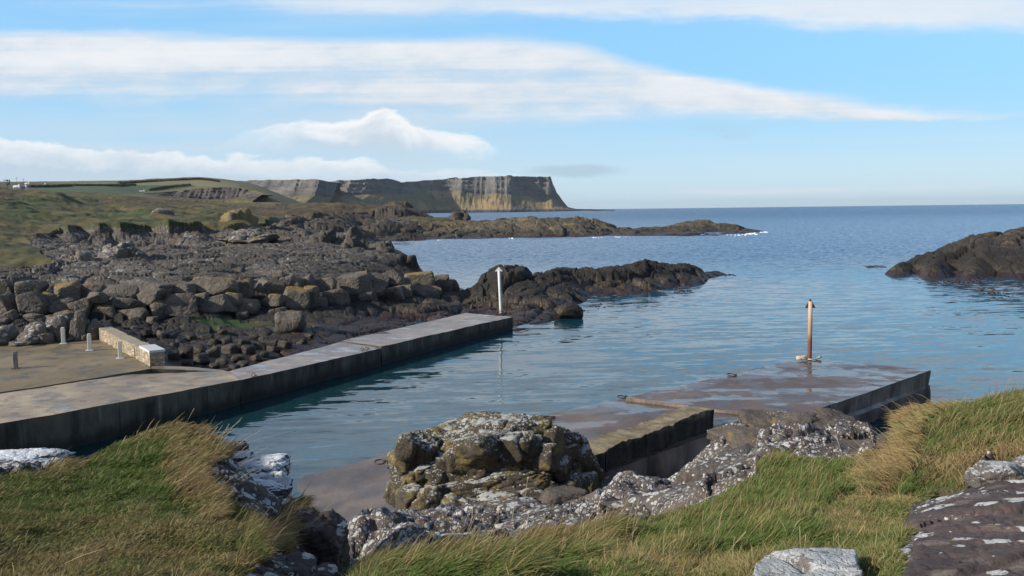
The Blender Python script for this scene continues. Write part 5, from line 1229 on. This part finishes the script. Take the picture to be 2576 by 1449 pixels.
# pale rock at the left edge
parts = []
blk(50, 1170, 8.6, 190, 56, 160, 141, 6, .15, 20, .05); blk(-20, 1185, 8.3, 120, 50, 120, 142, 5); blk(110, 1158, 8.9, 90, 36, 90, 143, 5)
rock_thing("pale_rock", parts, MAT_WHITEROCK, "pale lichened rock at the left edge, against the pier wall's shade", "rock")
parts = []
SH = [(1850, 1108, 19.2, 110, 50), (1930, 1080, 19.6, 120, 60), (2010, 1085, 19.4, 130, 80), (1900, 1115, 18.0, 130, 50), (2090, 1082, 19.2, 110, 60), (1980, 1110, 17.6, 120, 46)]
for i, q in enumerate(SH): blk(q[0], q[1], q[2], q[3]*1.1, q[4]*1.15, q[3]*1.2, 240+i, 5, None, 20, .06, .88)
rock_thing("rock_shelf", parts, MAT_PLAINROCK, "cracked plain brown rock ledge against the right pier's outer edge", "rock shelf")
parts = []
blk(1418, 1252, 16.4, 110, 44, 90, 281, 5, .1, 20, .05); rock_thing("concrete_lump", parts, MAT_PLAINROCK, "flat topped pebbly concrete lump at the crag's right foot", "concrete lump")
parts = []
blk(1200, 1290, 16.2, 230, 34, 100, 282, 5, .1, 20, .05); blk(1310, 1285, 15.6, 120, 36, 90, 283, 5, .2); rock_thing("gravelly_ledge", parts, MAT_SHELF, "low gravelly ledge along the foot of the big crag", "rock shelf")
# slabs that lie in the slope
def blur(a, r, n=3):
    a = a.reshape(BNY, BNT).astype(float)
    for _ in range(n):
        for ax in (0, 1):
            c_ = np.cumsum(np.concatenate([np.repeat(a.take([0], ax), r+1, ax), a, np.repeat(a.take([-1], ax), r, ax)], ax), ax)
            k_ = a.shape[ax]
            a = (c_.take(range(2*r+1, 2*r+1+k_), ax)-c_.take(range(0, k_), ax))/(2*r+1)
    return a.ravel()
BPX, BPY, BASEZ = px, py, Z
def patch(name, poly, ylim, thick, relief, mat, label, r=7, jit=1.0, seed=0):
    global gsoft
    qx = BPX+jit*(vnoise(p3(BX*2.1, BY*2.1), seed+1)*22+vnoise(p3(BX*6, BY*6), seed+2)*9); qy = BPY+jit*(vnoise(p3(BX*2.1, BY*2.1), seed+3)*10+vnoise(p3(BX*6, BY*6), seed+4)*4)
    s_ = blur(inpoly(qx, qy, poly) & (BY > ylim[0]) & (BY < ylim[1]), r)
    h = thick*sstep(.12, .7, s_)-.12+relief(BX, BY)*sstep(.1, .6, s_)
    gsoft = gsoft*(1-sstep(.35, .6, s_))
    o, used = fan_mesh(name, BX, BY, BASEZ+h, BNY, BNT, mat, -.9, s_ > .05)
    tag(o, label, "rock"); return o
def jointed(s, amp, seed):
    return lambda x, y: blocks(x, y, s, amp, seed, .8, .35)+blocks(x, y, s*.36, amp*.22, seed+1, .9, .5)+blocks(x, y, s*.13, amp*.09, seed+2, 1.0, .6)+fbm(p3(x*3.0, y*3.0), 4, seed+3)*amp*.22
patch("lichened_slope", [(770, 1268), (830, 1255), (960, 1275), (1100, 1270), (1250, 1255), (1330, 1250), (1330, 1310), (1230, 1330), (1180, 1375), (1060, 1375), (960, 1420), (905, 1470), (850, 1470), (850, 1330)], (7.4, 18), -.05, jointed(1.7, .22, 511), MAT_SHELF, "slope of dark rock covered in white lichen rosettes between the two grassy slopes", seed=510)
patch("rock_shelf", [(1450, 1225), (1530, 1190), (1600, 1165), (1700, 1160), (1790, 1125), (1850, 1130), (1880, 1180), (1800, 1235), (1700, 1290), (1480, 1310), (1310, 1320), (1330, 1262)], (9.4, 18.2), -.06, jointed(1.6, .22, 521), MAT_SHELF, "white spotted rock shelf between the parapet and the green turf", seed=520)
patch("smooth_shelf", [(1850, 1130), (1900, 1105), (2060, 1095), (2180, 1075), (2260, 1060), (2280, 1190), (2000, 1175), (1880, 1185)], (9.8, 19.5), .06, jointed(1.9, .16, 531), MAT_DARKSHELF, "smooth dark shelf with white spots beside the right grassy mound", seed=530)
patch("brown_slab", [(2285, 1320), (2280, 1270), (2330, 1232), (2440, 1215), (2576, 1208), (3200, 1190), (3200, 2600), (2310, 2600), (2285, 1449), (2255, 1400), (2250, 1370)], (2.4, 6.6), .16, jointed(.9, .07, 541), MAT_BROWNSLAB, "big purple brown slab with scattered white lichen in the bottom right corner", r=9, jit=2.2, seed=540)
patch("pale_slab", [(1880, 1449), (1930, 1420), (2000, 1402), (2080, 1394), (2130, 1402), (2155, 1430), (2175, 1480), (2150, 1700), (1850, 1700)], (2.4, 4.1), .2, jointed(.6, .05, 551), MAT_PALESLAB, "pale grey lichened slab in the grass at the bottom edge", r=4, seed=550)
parts = []
blk(2530, 1200, 6.6, 140, 60, 110, 411, 5, .2); blk(2460, 1205, 6.6, 50, 46, 60, 412, 5); blk(2600, 1190, 6.8, 110, 60, 100, 413, 5)
rock_thing("grey_rock", parts, MAT_PALESLAB, "rough grey rock above the brown slab at the foot of the right mound", "rock")
single(318, 1388, 20, 12, Y=4.3, mat=MAT_WHITEROCK, lab="small pale stone lying in the turf of the left knoll", seed=951, name="small_stone", cat="stone")
# ------------------------------------------------------------------ wind-combed grass
def grass_mat():
    m, g = material("grass_blade")
    c = g.attr("tint", True)
    b = g.n("ShaderNodeBsdfPrincipled"); g.lk(c, b.inputs["Base Color"]); b.inputs["Roughness"].default_value = .6; b.inputs["Specular IOR Level"].default_value = .25
    t = g.n("ShaderNodeBsdfTranslucent"); g.lk(c, t.inputs[0])
    x = g.n("ShaderNodeMixShader"); x.inputs[0].default_value = .3
    g.nt.links.new(b.outputs[0], x.inputs[1]); g.nt.links.new(t.outputs[0], x.inputs[2])
    o = g.n("ShaderNodeOutputMaterial"); g.nt.links.new(x.outputs[0], o.inputs[0])
    return m
MAT_GRASS = grass_mat()
# places by the look of the sward: polygon on the measuring grid, straw 0..1, blade length, tilt at root, tilt at tip, lean heading (0 = to the right)
LOOKS = [
 (KNOLL, (0, 99), .44, .10, .5, 1.5, None),
 ([(100, 1200), (230, 1110), (340, 1050), (620, 1050), (620, 1130), (480, 1125), (380, 1105), (280, 1125), (190, 1175), (130, 1215)], (0, 99), .85, .24, .35, 1.75, .3),
 ([(200, 1130), (480, 1110), (500, 1180), (440, 1260), (250, 1220)], (0, 99), .2, .16, .35, 1.3, .2),
 ([(420, 1120), (540, 1080), (640, 1110), (560, 1180), (510, 1250), (570, 1300), (520, 1320), (440, 1260), (400, 1200)], (0, 99), .92, .27, .45, 1.5, .25),
 ([(560, 1270), (700, 1300), (690, 1440), (600, 1420), (610, 1340)], (0, 99), .45, .24, .3, 1.4, .4),
 ([(630, 1330), (710, 1300), (740, 1400), (640, 1430)], (0, 99), .85, .28, .4, 1.9, .3),
 ([(700, 1190), (830, 1240), (820, 1330), (740, 1340), (700, 1300)], (0, 99), .8, .27, .35, 1.9, -.3),
 (SLOPE, (0, 99), .42, .13, .5, 1.4, None),
 ([(1180, 1350), (1310, 1290), (1500, 1270), (1700, 1250), (1800, 1200), (1990, 1130), (2300, 1190), (2290, 1250), (2100, 1240), (2050, 1290), (1800, 1310), (1500, 1340), (1300, 1380)], (0, 99), .13, .26, .25, 1.2, .15),
 ([(1600, 1330), (1850, 1290), (2050, 1270), (2060, 1340), (1800, 1400), (1600, 1400)], (0, 99), .25, .2, .25, 1.2, .2),
 ([(1780, 1200), (1900, 1130), (2110, 1130), (2250, 1170), (2210, 1185), (2100, 1175), (1930, 1180), (1830, 1225)], (0, 99), .55, .28, .3, 1.5, .1),
 ([(860, 1460), (960, 1395), (1200, 1350), (1500, 1300), (1560, 1340), (1520, 1400), (1350, 1440), (1300, 1480)], (0, 99), .45, .27, .45, 1.7, .15),
 ([(1230, 1350), (1480, 1305), (1560, 1350), (1500, 1390), (1300, 1400)], (0, 99), .66, .36, .5, 1.7, .1),
 ([(2190, 1260), (2190, 1100), (2270, 1000), (2420, 980), (2470, 1020), (2330, 1100), (2290, 1230)], (0, 99), 1.0, .38, .5, 1.9, 2.5),
 ([(2330, 1060), (2450, 1010), (2800, 940), (2900, 1110), (2600, 1140), (2420, 1130), (2320, 1150)], (0, 99), .45, .3, .5, 1.6, .3),
 ([(2330, 1150), (2620, 1130), (2800, 1180), (2450, 1230), (2320, 1220)], (0, 99), .85, .26, .6, 1.8, .6),
 ([(2500, 970), (2800, 930), (2800, 1010), (2500, 1030)], (0, 99), .6, .3, .4, 1.6, .2),
]
def make_grass(name, label, tr, yr, n, seed, dens=None):
    rg = np.random.default_rng(seed)
    t = rg.uniform(*tr, n); y = np.exp(rg.uniform(math.log(yr[0]), math.log(yr[1]), n)); x = t*y
    keep = gmask(x, y) > rg.uniform(.25, .75, n)
    x, y = x[keep], y[keep]; z = ground(x, y)-.01; n = len(x)
    px, py = project(np.stack([x, y, z], 1))
    px = px+rg.normal(0, 9, n); py = py+rg.normal(0, 7, n)
    straw = np.full(n, .5); L = np.full(n, .13); a0 = np.full(n, .4); a1 = np.full(n, 1.4); hd = rg.uniform(-3.14, 3.14, n)*.55
    for poly, _, s_, l_, p0, p1, h_ in LOOKS:
        q = inpoly(px, py, poly)
        straw[q] = s_; L[q] = l_; a0[q] = p0; a1[q] = p1
        hd[q] = rg.normal(.2, 1.1, q.sum()) if h_ is None else h_+rg.normal(0, .42, q.sum())
    P3 = p3(x, y)
    cl = vnoise(P3*1.3, 301); cl2 = vnoise(P3*4.2, 303); cl3 = vnoise(P3*9.0, 305)
    hd = hd+cl2*.5+cl*.35
    straw = np.clip(straw*1.1-.16+(cl*.35+cl2*.3)*np.interp(straw, [.15, .4], [.45, 1])+rg.normal(0, .16, n), 0, 1)
    L = L*np.clip(1+cl2*.4+cl3*.3, .35, 1.7)*rg.uniform(.4, 1.3, n)*np.interp(L, [.1, .3], [.5, .48])
    stray = rg.random(n) < .015; L = np.where(stray, L*1.6, L); a1 = np.where(stray, a1*.6, a1); straw = np.where(stray, np.maximum(straw, .8), straw)
    a0 = a0+rg.normal(0, .18, n); a1 = a1+rg.normal(0, .3, n)
    K = 5; s_ = np.linspace(0, 1, K)
    th = a0[:, None]+(a1-a0)[:, None]*s_[None, :]**1.2
    dl = L[:, None]/(K-1)
    hx = np.concatenate([np.zeros((n, 1)), np.cumsum(np.sin((th[:, 1:]+th[:, :-1])/2)*dl, 1)], 1)
    hz = np.concatenate([np.zeros((n, 1)), np.cumsum(np.cos((th[:, 1:]+th[:, :-1])/2)*dl, 1)], 1)
    ch, sh = np.cos(hd)[:, None], np.sin(hd)[:, None]
    pos = np.stack([x[:, None]+hx*ch, y[:, None]+hx*sh, z[:, None]+hz], 2)
    vd = np.stack([x, y, z-CAMH+.0], 1); vd /= np.linalg.norm(vd, axis=1)[:, None]
    tg = np.stack([np.sin(th.mean(1))*np.cos(hd), np.sin(th.mean(1))*np.sin(hd), np.cos(th.mean(1))], 1)
    wd = np.cross(tg, vd+rg.normal(0, .45, (n, 3))); wd /= np.linalg.norm(wd, axis=1)[:, None]
    wid = np.maximum(.0018, .00036*y)*rg.uniform(.7, 1.4, n)
    prof = np.array([.9, 1, .85, .6, .12])
    off = wd[:, None, :]*(wid[:, None]*prof[None, :])[:, :, None]
    V = np.stack([pos-off, pos+off], 2).reshape(-1, 3)
    base = (np.arange(n)*K*2)[:, None]
    q = np.array([[2*k, 2*k+1, 2*k+3, 2*k+2] for k in range(K-1)])
    F = (base[:, None, :]+q[None]).reshape(-1, 4)
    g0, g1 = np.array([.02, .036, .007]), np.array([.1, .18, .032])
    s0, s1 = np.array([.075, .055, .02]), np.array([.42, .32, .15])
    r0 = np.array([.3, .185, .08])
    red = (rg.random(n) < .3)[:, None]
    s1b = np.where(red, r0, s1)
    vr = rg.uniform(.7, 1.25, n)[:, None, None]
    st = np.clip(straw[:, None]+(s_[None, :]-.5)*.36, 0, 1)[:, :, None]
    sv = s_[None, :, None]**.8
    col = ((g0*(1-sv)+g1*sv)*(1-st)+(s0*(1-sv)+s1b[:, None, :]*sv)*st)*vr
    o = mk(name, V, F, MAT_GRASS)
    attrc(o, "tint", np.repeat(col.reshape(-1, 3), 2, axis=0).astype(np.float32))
    tag(o, label, "grass", kind="stuff"); return o
make_grass("grass", "short olive turf edged with straw tussocks on the left knoll", (-.82, -.2), (3.0, 11.4), 420000, 1)
make_grass("grass", "green and straw grass on the slope at the bottom right", (-.2, .47), (3.0, 9.6), 520000, 2)
make_grass("grass", "long brown grass combed over the mound at the right edge", (.38, .86), (3.0, 13.0), 340000, 3)
# tall dead stalks
m, g = material("dry_stalk"); P = g.pos(); nn = g.noise(P, 12.0, 3.0)
finish(m, g, g.mix(nn, (.36, .27, .14), (.55, .44, .27)), .7); MAT_STALK = m
def stalks(label, spec, seed):
    rg = np.random.default_rng(seed); b = MB()
    for (bx, by, tx, ty, Yd) in spec:
        p = at(bx, by, Y=Yd); q = at(tx, ty, Y=Yd+rg.uniform(-.15, .25))
        p[2] = min(p[2], ground(np.array([p[0]]), np.array([p[1]]))[0]+.05)
        m_ = (p+q)/2+np.array([-.04, 0, .05])*np.linalg.norm(q-p)
        r_ = .0011*max(1, Yd/6)
        b.tube([p, m_*.75+p*.25, m_*.6+q*.4, q], [r_, r_*.9, r_*.8, r_*1.6], 4)
    o = b.build("grass_stalks", MAT_STALK, None, True); tag(o, label, "dry grass", kind="stuff")
rg = np.random.default_rng(12)
sp = [(500, 1160, 605, 1058, 8.6), (520, 1180, 640, 1080, 8.3), (480, 1190, 575, 1075, 8.3), (510, 1220, 640, 1120, 7.8), (505, 1250, 700, 1110, 7.5), (540, 1280, 690, 1160, 7.0), (470, 1140, 560, 1060, 8.8), (540, 1170, 670, 1075, 8.6), (495, 1230, 590, 1100, 7.8), (520, 1150, 560, 1070, 8.8), (560, 1130, 745, 1085, 9.0)]
for k in range(40):
    bx, by = rg.uniform(440, 560), rg.uniform(1130, 1290); sp.append((bx, by, bx+rg.uniform(30, 130), by-rg.uniform(50, 110), 6.9+(1290-by)*.0125))
stalks("pale dead stalks leaning out of the left tussock", sp, 1)
sp = [(1322, 1340, 1328, 1200, 6.6), (2150, 1230, 2105, 1100, 8.5), (60, 1449, 260, 1360, 4.0), (120, 1449, 262, 1380, 4.0)]
for k in range(60):
    bx, by = rg.uniform(1150, 2200), 0; by = rg.uniform(1330, 1430); Yd = np.interp(by, [1290, 1350, 1449], [7, 5.4, 3.85]); sp.append((bx, by, bx+rg.uniform(-10, 60), by-rg.uniform(40, 90), Yd))
stalks("pale dead stalks standing in the grass of the right slope and mound", sp, 2)
# ------------------------------------------------------------------ weed and foam on the water
m, g = material("kelp"); P = g.pos(); nn = g.noise(P, 3.0, 3.0)
finish(m, g, g.mix(nn, (.012, .008, .006), (.035, .02, .012)), .4); MAT_KELP = m
m, g = material("sea_foam"); P = g.pos(); nn = g.noise(P, 2.0, 4.0)
finish(m, g, g.mix(nn, (.65, .7, .74), (.85, .87, .88)), .8); MAT_FOAM = m
def flecks(name, spec, mat, label, cat, seed, sx, sy, hz):
    rg = np.random.default_rng(seed); V, F, n = [], [], 0
    v0, f0 = ico(2)
    for (cx, cy, rx, ry, cnt, k) in spec:
        for i in range(cnt):
            q = at(cx+rg.normal(0, rx*.5), cy+rg.normal(0, ry*.5), z=0.0); s = q[1]/FPX*k
            v = v0*np.array([sx*s*rg.uniform(.4, 1.5), sy*s*rg.uniform(.5, 1.4), hz*rg.uniform(.6, 1.3)])
            v = v*(1+.5*vnoise(v0*1.7+rg.uniform(-9, 9, 3), 5)[:, None])
            V.append(v+q); F.append(f0+n); n += len(v)
    o = mk(name, np.concatenate(V), np.concatenate(F), mat); tag(o, label, cat, kind="stuff"); return o
flecks("floating_kelp", [(2400, 703, 90, 5, 40, 1), (2420, 710, 70, 6, 36, 1), (2480, 732, 50, 8, 34, .8), (2520, 742, 40, 8, 14, .7), (2200, 671, 36, 3, 26, 1), (1010, 612, 26, 5, 26, 1), (985, 625, 20, 6, 10, .8), (1710, 732, 26, 6, 30, .8), (1830, 692, 16, 4, 14, .8), (1500, 770, 20, 8, 7, .6), (1460, 790, 14, 8, 10, .6)], MAT_KELP, "dark floating kelp round the reefs", "kelp", 3, 5, 7, .07)
flecks("sea_foam", [(1890, 588, 12, 2, 22, 1), (1925, 584, 12, 1.5, 14, 1), (1500, 598, 16, 1.0, 7, .5), (1290, 600, 12, 1.0, 5, .5), (1560, 597, 14, 1.0, 8, .5), (2398, 686, 7, 4, 26, .8), (1860, 592, 20, 1.5, 10, .8), (1110, 605, 20, .8, 4, .5)], MAT_FOAM, "white foam breaking along the far spit and the islet", "foam", 4, 3.5, 6, .16)
